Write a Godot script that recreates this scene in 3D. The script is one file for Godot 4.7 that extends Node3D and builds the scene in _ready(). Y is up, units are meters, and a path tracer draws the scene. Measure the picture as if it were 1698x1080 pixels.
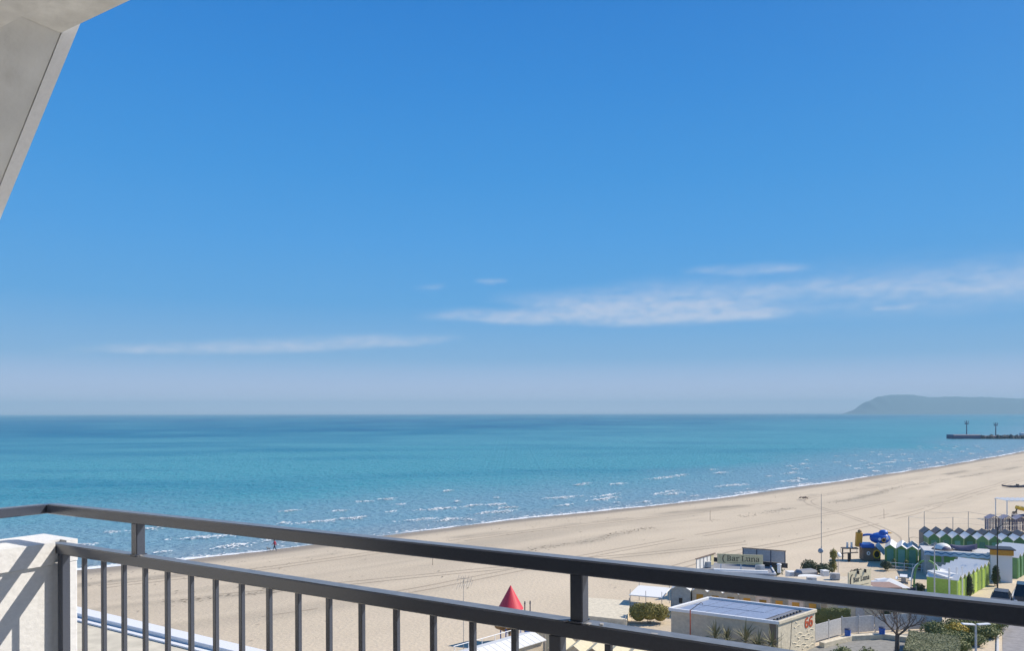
extends Node3D

# ---------------------------------------------------------------- materials and shape helpers
var M := {}
var T := {}
var used := {}
var rng := RandomNumberGenerator.new()
var wob := FastNoiseLite.new()

func noise_tex(freq: float, lo: float, hi: float, oct := 4, size := 512, seed_ := 1, kind := FastNoiseLite.TYPE_SIMPLEX_SMOOTH) -> NoiseTexture2D:
	var n := FastNoiseLite.new()
	n.noise_type = kind; n.frequency = freq; n.fractal_octaves = oct; n.seed = seed_
	var t := NoiseTexture2D.new()
	t.width = size; t.height = size; t.seamless = true; t.noise = n
	var g := Gradient.new()
	g.set_color(0, Color(lo, lo, lo)); g.set_color(1, Color(hi, hi, hi))
	t.color_ramp = g
	return t

func bump_tex(freq: float, strength: float, oct := 4, size := 512, seed_ := 3) -> NoiseTexture2D:
	var t := noise_tex(freq, 0, 1, oct, size, seed_)
	t.color_ramp = null; t.as_normal_map = true; t.bump_strength = strength
	return t

func mat(key: String, r: float, g: float, b: float, rough := 0.8, grain := "", tile := 1.0, bump := "", bump_amount := 1.0, vertex := false) -> StandardMaterial3D:
	var m := StandardMaterial3D.new()
	m.resource_name = key
	m.albedo_color = Color(r, g, b).linear_to_srgb()
	m.roughness = rough
	m.vertex_color_use_as_albedo = vertex
	if grain or bump:
		m.uv1_triplanar = true; m.uv1_world_triplanar = true
		m.uv1_scale = Vector3.ONE / tile
	if grain: m.albedo_texture = T[grain]
	if bump:
		m.normal_enabled = true; m.normal_texture = T[bump]; m.normal_scale = bump_amount
	M[key] = m
	return m

func mb() -> SurfaceTool:
	var st := SurfaceTool.new()
	st.begin(Mesh.PRIMITIVE_TRIANGLES)
	st.set_smooth_group(-1)
	return st

func tri(st: SurfaceTool, a: Vector3, b: Vector3, c: Vector3, out: Vector3) -> void:
	if (b - a).cross(c - a).dot(out) > 0.0:
		var k := b; b = c; c = k
	st.add_vertex(a); st.add_vertex(b); st.add_vertex(c)

func quad(st: SurfaceTool, a: Vector3, b: Vector3, c: Vector3, d: Vector3, out: Vector3) -> void:
	tri(st, a, b, c, out); tri(st, a, c, d, out)

func bx(st: SurfaceTool, c: Vector3, s: Vector3, bev := 0.0, basis := Basis()) -> void:
	var h := s / 2.0
	if bev <= 0.0:
		for ax in 3:
			for sg in [-1.0, 1.0]:
				var u := (ax + 1) % 3
				var v := (ax + 2) % 3
				var p := []
				for k in [[-1, -1], [1, -1], [1, 1], [-1, 1]]:
					var w := Vector3.ZERO
					w[ax] = sg * h[ax]; w[u] = k[0] * h[u]; w[v] = k[1] * h[v]
					p.append(c + basis * w)
				var o := Vector3.ZERO
				o[ax] = sg
				quad(st, p[0], p[1], p[2], p[3], basis * o)
		return
	var pt := func(sx: Vector3, ax: int) -> Vector3:
		var w := Vector3.ZERO
		for i in 3: w[i] = sx[i] * (h[i] if i == ax else h[i] - bev)
		return c + basis * w
	for ax in 3:
		var u := (ax + 1) % 3
		var v := (ax + 2) % 3
		for sg in [-1.0, 1.0]:
			var p := []
			for k in [[-1, -1], [1, -1], [1, 1], [-1, 1]]:
				var w := Vector3.ZERO
				w[ax] = sg; w[u] = k[0]; w[v] = k[1]
				p.append(pt.call(w, ax))
			var o := Vector3.ZERO
			o[ax] = sg
			quad(st, p[0], p[1], p[2], p[3], basis * o)
			for sg2 in [-1.0, 1.0]:
				var w0 := Vector3.ZERO
				w0[ax] = sg; w0[u] = sg2; w0[v] = -1
				var w1 := w0
				w1[v] = 1
				quad(st, pt.call(w0, ax), pt.call(w1, ax), pt.call(w1, u), pt.call(w0, u), basis * Vector3(w0.x + w1.x, w0.y + w1.y, w0.z + w1.z))
	for i in 8:
		var w := Vector3(-1 if i & 1 else 1, -1 if i & 2 else 1, -1 if i & 4 else 1)
		tri(st, pt.call(w, 0), pt.call(w, 1), pt.call(w, 2), basis * w)

func tube(st: SurfaceTool, p0: Vector3, p1: Vector3, r0: float, r1 := -1.0, n := 8, caps := true) -> void:
	if r1 < 0.0: r1 = r0
	var d := (p1 - p0).normalized()
	var u := d.cross(Vector3.UP if absf(d.y) < 0.9 else Vector3.RIGHT).normalized()
	var v := d.cross(u)
	for i in n:
		var a := TAU * i / n
		var b := TAU * (i + 1) / n
		var da := u * cos(a) + v * sin(a)
		var db := u * cos(b) + v * sin(b)
		st.set_smooth_group(0 if n > 5 else -1)
		if r1 > 0.001: quad(st, p0 + da * r0, p0 + db * r0, p1 + db * r1, p1 + da * r1, da + db)
		else: tri(st, p0 + da * r0, p0 + db * r0, p1, da + db)
		st.set_smooth_group(-1)
		if caps:
			tri(st, p0, p0 + da * r0, p0 + db * r0, -d)
			if r1 > 0.001: tri(st, p1, p1 + da * r1, p1 + db * r1, d)

func path_tube(st: SurfaceTool, pts: Array, r: float, n := 7) -> void:
	for i in pts.size() - 1: tube(st, pts[i], pts[i + 1], r, r, n)

func ball(st: SurfaceTool, c: Vector3, r: Vector3, n := 14, m := 8, from := -PI / 2, basis := Basis()) -> void:
	st.set_smooth_group(0)
	for j in m:
		var a := from + (PI / 2 - from) * j / m
		var b := from + (PI / 2 - from) * (j + 1) / m
		for i in n:
			var s := TAU * i / n
			var e := TAU * (i + 1) / n
			var f := func(lat: float, lon: float) -> Vector3: return basis * (r * Vector3(cos(lat) * cos(lon), sin(lat), cos(lat) * sin(lon)))
			var p0: Vector3 = f.call(a, s)
			var p1: Vector3 = f.call(a, e)
			var p2: Vector3 = f.call(b, e)
			var p3: Vector3 = f.call(b, s)
			var o := p0 + p1 + p2 + p3
			if j > 0 or from > -PI / 2: tri(st, c + p0, c + p1, c + p2, o)
			if j < m - 1: tri(st, c + p0, c + p2, c + p3, o)
	st.set_smooth_group(-1)

func prism(st: SurfaceTool, poly: PackedVector2Array, z0: float, z1: float, basis := Basis(), at := Vector3.ZERO) -> void:
	# a polygon in the local x-y plane given depth along z
	var idx := Geometry2D.triangulate_polygon(poly)
	for k in range(0, idx.size(), 3):
		var a := poly[idx[k]]
		var b := poly[idx[k + 1]]
		var c := poly[idx[k + 2]]
		for z in [z0, z1]:
			tri(st, at + basis * Vector3(a.x, a.y, z), at + basis * Vector3(b.x, b.y, z), at + basis * Vector3(c.x, c.y, z), basis * Vector3(0, 0, signf(z - (z0 + z1) / 2)))
	var sgn := -1.0 if Geometry2D.is_polygon_clockwise(poly) else 1.0
	for k in poly.size():
		var a := poly[k]
		var b := poly[(k + 1) % poly.size()]
		var o := Vector3(b.y - a.y, a.x - b.x, 0) * sgn
		quad(st, at + basis * Vector3(a.x, a.y, z0), at + basis * Vector3(b.x, b.y, z0), at + basis * Vector3(b.x, b.y, z1), at + basis * Vector3(a.x, a.y, z1), basis * o)

func slab(st: SurfaceTool, pts: Array, y0: float, y1: float) -> void:
	# a plan polygon (Vector2 x, z) given height
	var p := PackedVector2Array()
	for v in pts: p.append(Vector2(v.x, -v.y))
	prism(st, p, y0, y1, Basis(Vector3.RIGHT, Vector3.FORWARD, Vector3.UP))

func numbered(parent: Node, called: String) -> String:
	var key := str(parent.get_instance_id()) + "/" + called
	var n: int = used.get(key, 0)
	used[key] = n + 1
	return called if n == 0 else "%s_%03d" % [called, n]

func obj(called: String, st: SurfaceTool, m: Material, parent: Node = self) -> MeshInstance3D:
	st.generate_normals()
	return put(called, st.commit(), m, parent)

func put(called: String, mesh: Mesh, m: Material, parent: Node = self) -> MeshInstance3D:
	var o := MeshInstance3D.new()
	o.name = numbered(parent, called)
	o.mesh = mesh
	o.material_override = m
	parent.add_child(o, true)
	return o

func tag(o: Node, label: String, category: String, group := "", kind := "") -> Node:
	if label: o.set_meta("label", label)
	if category: o.set_meta("category", category)
	if group: o.set_meta("group", group)
	if kind: o.set_meta("kind", kind)
	return o

func thing(called: String, label: String, category: String, at := Vector3.ZERO, yaw := 0.0, group := "") -> Node3D:
	var o := Node3D.new()
	o.name = numbered(self, called)
	add_child(o, true)
	o.position = at; o.rotation.y = yaw
	tag(o, label, category, group)
	return o

func struct(called: String, st: SurfaceTool, m: Material) -> MeshInstance3D:
	var o := obj(called, st, m)
	o.set_meta("kind", "structure")
	return o

func dup(src: Node3D, at: Vector3, yaw: float, label: String) -> Node3D:
	var r: Node3D = src.duplicate()
	r.name = numbered(self, String(src.name).rstrip("0123456789").trim_suffix("_"))
	add_child(r, true)
	r.position = at; r.rotation.y = yaw
	r.set_meta("label", label)
	return r

func nth(i: int) -> String:
	return ["first", "second", "third", "fourth", "fifth", "sixth", "seventh", "eighth", "ninth", "tenth"][i]

# ---------------------------------------------------------------- the coast
# waterline in plan (x, z), from far behind on the left to the headland
var coast := [Vector2(-9000, 6900), Vector2(-400, 153), Vector2(-160, -26), Vector2(-57.5, -103.4), Vector2(-43.7, -112.6), Vector2(-32, -122.3), Vector2(-16, -136.6), Vector2(0, -150.4), Vector2(19.3, -164.3), Vector2(52.3, -189.9), Vector2(82.8, -218.5), Vector2(118, -252.2), Vector2(165.9, -298.5), Vector2(215.7, -349.7), Vector2(274.3, -412), Vector2(345, -498), Vector2(430, -605), Vector2(900, -1250), Vector2(2500, -3400), Vector2(4700, -6500), Vector2(30000, -40000)]

var sand_at: Callable
var coast_z := PackedFloat32Array()

func coast_line(x: float) -> float:
	for i in coast.size() - 1:
		var a: Vector2 = coast[i]
		var b: Vector2 = coast[i + 1]
		if x <= b.x or i == coast.size() - 2:
			var k := (x - a.x) / (b.x - a.x)
			if i == 0 or i >= coast.size() - 2: return lerpf(a.y, b.y, k)
			var da: Vector2 = (coast[i + 1] - coast[i - 1]) as Vector2
			var db: Vector2 = (coast[i + 2] - coast[i]) as Vector2
			var w := b.x - a.x
			return a.y * (2 * k ** 3 - 3 * k * k + 1) + da.y / da.x * w * (k ** 3 - 2 * k * k + k) + b.y * (3 * k * k - 2 * k ** 3) + db.y / db.x * w * (k ** 3 - k * k)
	return 0.0

func coast_at(x: float) -> Vector3:
	# (z of the waterline, unit vector pointing inland)
	if coast_z.is_empty():
		for i in 2401: coast_z.append(coast_line(i - 900.0))
	var z := 0.0
	var d := Vector2.ZERO
	if x > -860.0 and x < 1460.0:
		var f := x + 900.0
		var i := int(f)
		z = lerpf(coast_z[i], coast_z[i + 1], f - i)
		var z0 := lerpf(coast_z[i - 30], coast_z[i - 29], f - i)
		var z1 := lerpf(coast_z[i + 30], coast_z[i + 31], f - i)
		d = Vector2(60.0, z1 - z0).normalized()
	else:
		z = coast_line(x)
		d = Vector2(120.0, coast_line(x + 60.0) - coast_line(x - 60.0)).normalized()
	return Vector3(z, -d.y, d.x)

func inland(x: float, z: float) -> float:
	var c := coast_at(x)
	return (z - c.x) * c.z

func shore_y(t: float) -> float:
	if t < 0.0: return maxf(t * 0.05, -2.5)
	if t < 10.0: return t * 0.045
	return 0.45 + 0.55 * smoothstep(10.0, 45.0, t)

func grid_mesh(xs: PackedFloat32Array, zs: PackedFloat32Array, at: Callable) -> ArrayMesh:
	# at(x, z) -> [position, colour]
	var vs := PackedVector3Array()
	var cs := PackedColorArray()
	var uv := PackedVector2Array()
	var ix := PackedInt32Array()
	var nx := xs.size()
	for z in zs:
		for x in xs:
			var r: Array = at.call(x, z)
			vs.append(r[0]); cs.append(r[1]); uv.append(Vector2(r[0].x, r[0].z))
	for j in zs.size() - 1:
		for i in nx - 1:
			var a := j * nx + i
			ix.append_array([a, a + 1, a + nx + 1, a, a + nx + 1, a + nx])
	var st := SurfaceTool.new()
	var arr := []
	arr.resize(Mesh.ARRAY_MAX)
	arr[Mesh.ARRAY_VERTEX] = vs; arr[Mesh.ARRAY_COLOR] = cs; arr[Mesh.ARRAY_TEX_UV] = uv; arr[Mesh.ARRAY_INDEX] = ix
	var m := ArrayMesh.new()
	m.add_surface_from_arrays(Mesh.PRIMITIVE_TRIANGLES, arr)
	st.create_from(m, 0)
	st.generate_normals()
	return st.commit()

func steps(lo: float, hi: float, step: float, lo_far: float, hi_far: float, grow := 1.13) -> PackedFloat32Array:
	var a := PackedFloat32Array()
	var v := lo
	while v < hi:
		a.append(v); v += step
	var s := step
	while v < hi_far:
		a.append(v); s *= grow; v += s
	a.append(hi_far)
	var b := PackedFloat32Array()
	s = step; v = lo
	while true:
		s *= grow; v -= s
		if v <= lo_far: break
		b.append(v)
	b.append(lo_far)
	b.reverse()
	b.append_array(a)
	return b

# ---------------------------------------------------------------- the sky
func make_sky() -> ImageTexture:
	var w := 2048
	var h := 1024
	var n1 := FastNoiseLite.new()
	n1.seed = 11; n1.frequency = 0.35; n1.fractal_octaves = 5; n1.noise_type = FastNoiseLite.TYPE_SIMPLEX_SMOOTH
	# clear-air colours by elevation in degrees (linear)
	var els := [-90.0, -2.0, 0.0, 1.5, 4.0, 8.0, 12.5, 17.0, 23.0, 29.0, 45.0, 90.0]
	var cols := [Color(.10, .14, .18), SKY[0], SKY[0], SKY[1], SKY[2], SKY[3], SKY[4], SKY[5], SKY[6], SKY[7], Color(.022, .12, .37), Color(.022, .10, .31)]
	# wisps: azimuth from, to; elevation at the ends; half thickness; strength
	var wisps := [[-32.0, -3.0, 3.9, 5.6, 0.60, 0.74], [-8.0, 21.5, 7.2, 6.95, 0.95, 0.80], [-3.0, 21.0, 8.3, 8.3, 1.2, 0.36], [-2.0, 46.0, 8.2, 7.8, 2.2, 0.27], [11.8, 21.5, 10.3, 10.0, 0.45, 0.40], [16.0, 46.0, 8.6, 8.0, 1.3, 0.42], [-3.2, -0.2, 9.75, 9.8, 0.17, 0.6], [24.6, 28.6, 6.95, 7.15, 0.12, 0.55], [-7.6, -4.8, 9.1, 9.3, 0.22, 0.3], [-58.0, -36.0, 6.5, 8.0, 0.8, 0.4], [48.0, 80.0, 6.0, 7.0, 1.0, 0.4], [100.0, 150.0, 7.0, 9.0, 1.0, 0.4], [-150.0, -95.0, 8.0, 6.0, 1.0, 0.4]]
	var px := PackedFloat32Array()
	px.resize(w * h * 4)
	var at := 0
	for y in h:
		var el := 90.0 - (y + 0.5) / h * 180.0
		var c: Color = cols[0]
		for k in els.size() - 1:
			if el >= els[k] and el <= els[k + 1]:
				c = (cols[k] as Color).lerp(cols[k + 1], (el - els[k]) / (els[k + 1] - els[k]))
		for x in w:
			var r := c.r
			var g := c.g
			var b := c.b
			# paler air round the sun
			var azr := deg_to_rad((x + 0.5) / w * 360.0)
			var cs := cos(deg_to_rad(el)) * (sin(azr) * 0.728 + cos(azr) * 0.149) + sin(deg_to_rad(el)) * 0.669
			if cs > 0.3:
				var off := acos(minf(cs, 1.0))
				var near := 0.34 * exp(-off * off / 0.055) + 0.075 * exp(-off * off / 0.28)
				r += near; g += near * 0.97; b += near * 0.90
			if el > 2.0 and el < 13.0:
				var az := fposmod((x + 0.5) / w * 360.0 + 180.0, 360.0) - 180.0  # column 0 looks along -z
				var dens := 0.0
				for q in wisps:
					if az < q[0] or az > q[1]: continue
					var k: float = (az - q[0]) / (q[1] - q[0])
					var mid: float = lerpf(q[2], q[3], k) + 0.22 * n1.get_noise_2d(az * 0.35, q[2] * 9.0)
					var thick: float = q[4] * (0.35 + 0.65 * sin(PI * pow(k, 1.35)))
					var e: float = (el - mid) / thick
					# a crisp lower edge and a soft upper one
					var f: float = smoothstep(-1.0, -0.35, e) * (1.0 - smoothstep(-0.2, 1.5, e))
					var ends: float = smoothstep(0.0, 0.22, k) * (1.0 - smoothstep(0.86, 1.0, k))
					dens += f * ends * q[5] * clampf(0.8 + 0.55 * n1.get_noise_2d(az * 0.5 + q[2] * 31.0, el * 4.5) + 0.55 * n1.get_noise_2d(az * 1.6 + el * 3.0, el * 16.0 - az * 0.8), 0.08, 1.3)
				dens = clampf(dens, 0.0, 0.85)
				r = lerpf(r, CLOUD.r, dens); g = lerpf(g, CLOUD.g, dens); b = lerpf(b, CLOUD.b, dens)
			px[at] = r; px[at + 1] = g; px[at + 2] = b; px[at + 3] = 1.0
			at += 4
	return ImageTexture.create_from_image(Image.create_from_data(w, h, false, Image.FORMAT_RGBAF, px.to_byte_array()))

const SKY := [Color(0.637, 0.622, 0.756), Color(0.405, 0.46, 0.625), Color(0.174, 0.341, 0.552), Color(0.085, 0.285, 0.559), Color(0.058, 0.256, 0.567), Color(0.04, 0.226, 0.544), Color(0.027, 0.189, 0.511), Color(0.019, 0.156, 0.467)]
const CLOUD := Color(.40, .47, .60)

func _ready() -> void:
	rng.seed = 7
	wob.seed = 5; wob.frequency = 1.0; wob.noise_type = FastNoiseLite.TYPE_SIMPLEX_SMOOTH; wob.fractal_octaves = 3
	camera_and_light()
	textures()
	sea_and_sand()
	far_things()
	balcony()
	beach_things()

func camera_and_light() -> void:
	var cam := Camera3D.new()
	cam.name = "Camera"
	cam.projection = Camera3D.PROJECTION_FRUSTUM
	cam.near = 0.05
	cam.far = 80000.0
	cam.size = 0.05 * 1698.0 / 1275.0 / (1024.0 / 652.0)
	cam.frustum_offset = Vector2(0, 0.05 * 145.2 / 1275.0)
	cam.position = Vector3(0, 21, 0)
	cam.rotation.z = -0.0016
	add_child(cam)
	cam.current = true
	var sky := PanoramaSkyMaterial.new()
	sky.panorama = make_sky()
	var env := Environment.new()
	env.background_mode = Environment.BG_SKY
	env.sky = Sky.new()
	env.sky.sky_material = sky
	env.tonemap_mode = Environment.TONE_MAPPER_LINEAR
	env.tonemap_exposure = 1.35
	env.sdfgi_enabled = true; env.ssao_enabled = true; env.ssil_enabled = true
	env.fog_enabled = true
	env.fog_density = 0.00014
	env.fog_light_color = Color(0.77, 0.93, 1.0)
	var we := WorldEnvironment.new()
	we.name = "Environment"
	we.environment = env
	add_child(we)
	var sun := DirectionalLight3D.new()
	sun.name = "Sun"
	sun.light_energy = 1.35
	sun.light_color = Color(1.0, 0.955, 0.89)
	sun.light_angular_distance = 0.53
	sun.shadow_enabled = true
	add_child(sun)
	# high on the right and a little ahead of the camera
	sun.look_at_from_position(Vector3(0.728, 0.669, -0.149), Vector3.ZERO)

func textures() -> void:
	T.fine = noise_tex(0.05, 0.93, 1.0, 4, 512, 1)
	T.blotch = noise_tex(0.012, 0.86, 1.0, 5, 512, 2)
	T.rough = noise_tex(0.014, 0.84, 1.0, 5, 512, 4)
	T.sand = noise_tex(0.02, 0.93, 1.0, 6, 1024, 6)
	T.sandbump = bump_tex(0.03, 3.0, 5, 512, 8)
	T.plaster = bump_tex(0.035, 5.0, 5, 512, 9)
	T.wave = bump_tex(0.016, 14.0, 4, 1024, 10)
	T.sea = noise_tex(0.01, 0.90, 1.0, 5, 1024, 12)
	mat("white_paint", .81, .82, .825, .6, "fine", .8, "plaster", .25)
	mat("white_concrete", .87, .87, .85, .8, "blotch", 1.7, "plaster", .35)
	mat("rail_paint", .066, .080, .115, .26, "fine", .35)
	M.rail_paint.metallic_specular = 0.8
	M.rail_paint.roughness_texture = T.rough
	mat("pale_chip", .34, .34, .35, .8)
	mat("floor_tile", .27, .265, .26, .6, "fine", .6)
	mat("back_wall", .13, .135, .14, .8, "fine", 1.0)
	mat("terrace_floor", .70, .64, .50, .9, "blotch", 3.0)
	mat("grey_stone", .40, .41, .42, .8, "fine", 1.0)
	mat("sand", 1, 1, 1, .95, "sand", 9.0, "sandbump", .6, true)
	var sea := mat("sea_water", 1, 1, 1, .30, "", 1.0, "", 1.0, true)
	sea.metallic_specular = 0.26
	sea.uv1_scale = Vector3(1 / 34.0, 1 / 22.0, 1)
	sea.normal_enabled = true; sea.normal_texture = T.wave; sea.normal_scale = 0.8
	sea.albedo_texture = T.sea
	mat("weed", .20, .17, .125, .95)
	mat("track", .44, .365, .27, .95, "sand", 5.0)
	mat("skylit_paint", .21, .23, .265, .38, "rough", .5)  # rail tops: reflected sky light put into a paler paint colour
	mat("rib_paint", .93, .93, .93, .6, "fine", .8, "plaster", .2)
	mat("foam", .80, .82, .83, .9)
	mat("hill", .055, .115, .13, 1.0, "rough", 400.0)  # bluish haze of the distance mixed into the hill colour

# ---------------------------------------------------------------- sea, sand, headland
func sea_and_sand() -> void:
	var big := FastNoiseLite.new()
	big.seed = 21; big.frequency = 0.008; big.fractal_octaves = 4; big.noise_type = FastNoiseLite.TYPE_SIMPLEX_SMOOTH
	var deep := Color(.008, .160, .255)
	var mid := Color(.082, .315, .372)
	var surf := Color(.185, .335, .405)
	var wash := Color(.24, .33, .38)
	var sea := func(x: float, z: float) -> Array:
		var c := coast_at(x)
		var t: float = -(z - c.x) * c.z
		var y := 0.0
		var col := deep
		if t > -30.0:
			var n := big.get_noise_2d(x * 0.6 + z * 0.3, z * 1.5)
			var f := smoothstep(60, 900, t)
			col = mid.lerp(deep, clampf(f + 0.75 * n + 0.3 * big.get_noise_2d(x * 0.25 + 700.0, z * 0.9), 0, 1.25))
			var band := 62.0 + 26.0 * big.get_noise_2d(x * 1.2, 7.0) + 16.0 * n
			col = surf.lerp(col, smoothstep(band * 0.35, band * 1.5, t))
			col = wash.lerp(col, smoothstep(2.0, 16.0 + 6.0 * n, t))
			if t < 420.0 and t > 0.0:
				var amp := smoothstep(1.0, 12.0, t) * (1.0 - smoothstep(260.0, 420.0, t))
				var w := t + 1.6 * big.get_noise_2d(x * 4.0, z * 4.0) * 4.0
				y += amp * 0.10 * sin(w * TAU / 11.0 + 3.0 * big.get_noise_2d(x * 1.5, z * 1.5))
				y += amp * 0.06 * sin((x * 0.35 - z * 0.94) * TAU / 6.3 + 4.0 * big.get_noise_2d(x * 2.5, z * 2.5 + 90.0))
				y += amp * 0.05 * sin((x * 0.9 + z * 0.44) * TAU / 5.1 + 4.0 * n)
		return [Vector3(x, y, z), col]
	var m := put("sea_water", grid_mesh(steps(-150, 360, 1.7, -14000, 14000, 1.16), steps(-480, -70, 1.6, -14000, 4000, 1.14), sea), M.sea_water)
	m.set_meta("kind", "structure")
	# the beach and the land behind it: rows follow the waterline
	var dry := Color(.60, .505, .37)
	var wet := Color(.30, .255, .20)
	var weed := Color(.20, .175, .135)
	var land := Color(.34, .32, .28)
	var fine := FastNoiseLite.new()
	fine.seed = 31; fine.frequency = 0.05; fine.fractal_octaves = 4; fine.noise_type = FastNoiseLite.TYPE_SIMPLEX_SMOOTH
	var ts := PackedFloat32Array([-60, -40, -25, -14, -8, -5])
	var tt := -3.0
	while tt < 18.0:
		ts.append(tt); tt += 0.5
	while tt < 110.0:
		ts.append(tt); tt += 0.9
	ts.append_array([118, 130, 160, 220, 320, 480, 700, 1100])
	var beach := func(x: float, t: float) -> Array:
		var c := coast_at(x)
		var p := Vector3(x + c.y * t, 0, c.x + c.z * t)
		if absf(x) > 2000.0: p = Vector3(x + (t * 6.0 if t > 0.0 else 0.0), 0, c.x + t * 1.2)
		var n := fine.get_noise_2d(x * 0.35, t * 2.2)
		var n2 := fine.get_noise_2d(p.x * 2.0, p.z * 2.0)
		var lo := fine.get_noise_2d(x * 0.12 + 300.0, t * 0.45)
		p.y = shore_y(t)
		if t > 12.0 and t < 62.0: p.y += 0.05 * n2 + 0.05 * n
		elif t > 62.0: p.y = 0.996
		var col := wet.lerp(dry, smoothstep(2.2 + 1.5 * lo, 7.0 + 3.0 * lo, t + 0.7 * n))
		col = col * (1.0 + 0.10 * n + 0.09 * lo + 0.05 * n2)
		# wrack lines and damp, trodden streaks that run along the beach
		var line := 15.0 + 6.0 * fine.get_noise_2d(x * 0.18, 40.0)
		var k: float = exp(-pow((t - line) / (1.6 + 1.2 * lo), 2.0)) * smoothstep(0.0, 0.35, fine.get_noise_2d(x * 0.5, 80.0 + t * 0.5) + 0.12)
		line = 25.0 + 8.0 * fine.get_noise_2d(x * 0.12, 140.0) + 2.0 * fine.get_noise_2d(x * 0.9, 150.0)
		k += 0.6 * exp(-pow((t - line) / 1.3, 2.0)) * smoothstep(-0.12, 0.25, fine.get_noise_2d(x * 0.45, 180.0 + t * 0.8))
		k += 0.28 * smoothstep(0.24, 0.5, fine.get_noise_2d(x * 0.22 + 90.0, t * 1.3)) * smoothstep(4.0, 12.0, t)
		k *= 1.0 - smoothstep(44.0, 58.0, t)
		col = col.lerp(weed, clampf(k, 0, 1) * clampf(0.62 + 0.5 * n2, 0.2, 0.9))
		col = col.lerp(land, smoothstep(98.0, 116.0, t))
		return [p, col]
	m = put("beach_sand", grid_mesh(steps(-110, 420, 1.3, -4000, 9500, 1.15), ts, beach), M.sand)
	m.set_meta("kind", "structure")
	sand_at = func(x: float, t: float) -> Vector3: return (beach.call(x, t) as Array)[0]
	# wheel tracks of the beach tractor, two ruts each
	var ruts := mb()
	for q in [[-58, 14.5, 250, 16.5], [-50, 40, 70, 33], [-20, 52, 120, 38], [20, 60, 60, 17], [40, 44, 260, 30], [-55, 28, 10, 47]]:
		for g in [0.0, 1.7]:
			var before := []
			var n := int((q[2] - q[0]) / 1.5)
			for i in n + 1:
				var f := float(i) / n
				var rx: float = lerpf(q[0], q[2], f)
				var rt: float = lerpf(q[1], q[3], smoothstep(0, 1, f)) + 1.6 * fine.get_noise_2d(rx * 0.25, q[1] * 3.0) + g
				var a: Vector3 = sand_at.call(rx, rt)
				var b: Vector3 = sand_at.call(rx, rt + 0.30)
				a.y += 0.02; b.y += 0.02
				if before and fine.get_noise_2d(rx * 0.8, q[1] * 7.0 + g) > -0.2: quad(ruts, before[0], a, b, before[1], Vector3.UP)
				before = [a, b]
	tag(struct("tyre_tracks", ruts, M.track), "", "", "", "stuff")
	# bits of weed and wood washed up along the beach
	var bits := mb()
	for i in 1500:
		var bx_ := rng.randf_range(-60, 300)
		var bt := 6.0 + absf(rng.randfn(0, 9.0)) if i % 3 else rng.randf_range(5.0, 60.0)
		var bc := coast_at(bx_)
		fleck(bits, Vector3(bx_ + bc.y * bt, shore_y(bt) + 0.07, bc.x + bc.z * bt), Vector3(bc.z, 0, -bc.y), rng.randf_range(0.08, 0.30), rng.randf_range(0.03, 0.09))
	for i in 2600:
		var bx_ := rng.randf_range(-55, 260)
		if fine.get_noise_2d(bx_ * 0.45, 200.0) < -0.05: continue
		var bt := 25.0 + 8.0 * fine.get_noise_2d(bx_ * 0.12, 140.0) + 2.0 * fine.get_noise_2d(bx_ * 0.9, 150.0) + rng.randfn(0, 0.8)
		var bc := coast_at(bx_)
		fleck(bits, (sand_at.call(bx_, bt) as Vector3) + Vector3(0, 0.03, 0), Vector3(bc.z, 0, -bc.y), rng.randf_range(0.1, 0.40), rng.randf_range(0.03, 0.10))
	tag(struct("beach_debris", bits, M.weed), "", "", "", "stuff")
	# swash along the waterline and small breaking crests off it, each of many flecks of foam
	var st := mb()
	st.set_smooth_group(0)
	var x := -105.0
	var last := []
	while x < 560.0:
		var c := coast_at(x)
		var on := smoothstep(-0.30, 0.15, fine.get_noise_2d(x * 0.55, 640.0))
		var mid_t := -0.5 + 1.5 * fine.get_noise_2d(x * 0.7, 560.0) + 0.5 * fine.get_noise_2d(x * 3.5, 590.0)
		var half := (0.16 + 0.75 * on) * (0.75 + 0.6 * fine.get_noise_2d(x * 5.0, 520.0))
		var row := []
		for t in [mid_t - half, mid_t + half]: row.append(Vector3(x + c.y * t, maxf(shore_y(t), 0.0) + 0.035, c.x + c.z * t))
		if last: quad(st, last[0], row[0], row[1], last[1], Vector3.UP)
		last = row
		var along := Vector3(c.z, 0, -c.y)
		for k in int(5 * on + 2):
			var t := mid_t - absf(rng.randfn(0.0, 1.5)) + 0.4
			fleck(st, Vector3(x + c.y * t, maxf(shore_y(t), 0.02) + 0.05, c.x + c.z * t), along, rng.randf_range(0.15, 0.6), rng.randf_range(0.04, 0.13))
		x += 0.7
	tag(struct("shore_foam", st, M.foam), "", "", "", "stuff")
	st = mb()
	st.set_smooth_group(0)
	var crests := [[-25.9, -176.2, 3.0], [-26, -163, 3.0], [-32, -153, 6], [-12.3, -150.6, 6.5], [-8.4, -173.8, 6], [-3.8, -175, 5], [22, -229, 2.2], [12, -190, 12], [31, -226, 6], [49, -248, 17], [46, -193, 4], [72, -267, 8], [31, -180, 5], [61, -201, 9], [85, -224, 8], [96, -266, 13], [118, -312, 8], [136, -322, 6], [-66, -140, 8], [-68, -122, 4], [-50, -130, 5], [-44, -121, 6], [90, -240, 5], [84, -252, 4], [104, -284, 6], [108, -300, 4], [150, -330, 7], [176, -360, 9], [128, -285, 5], [145, -297, 6], [170, -330, 5]]
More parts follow.
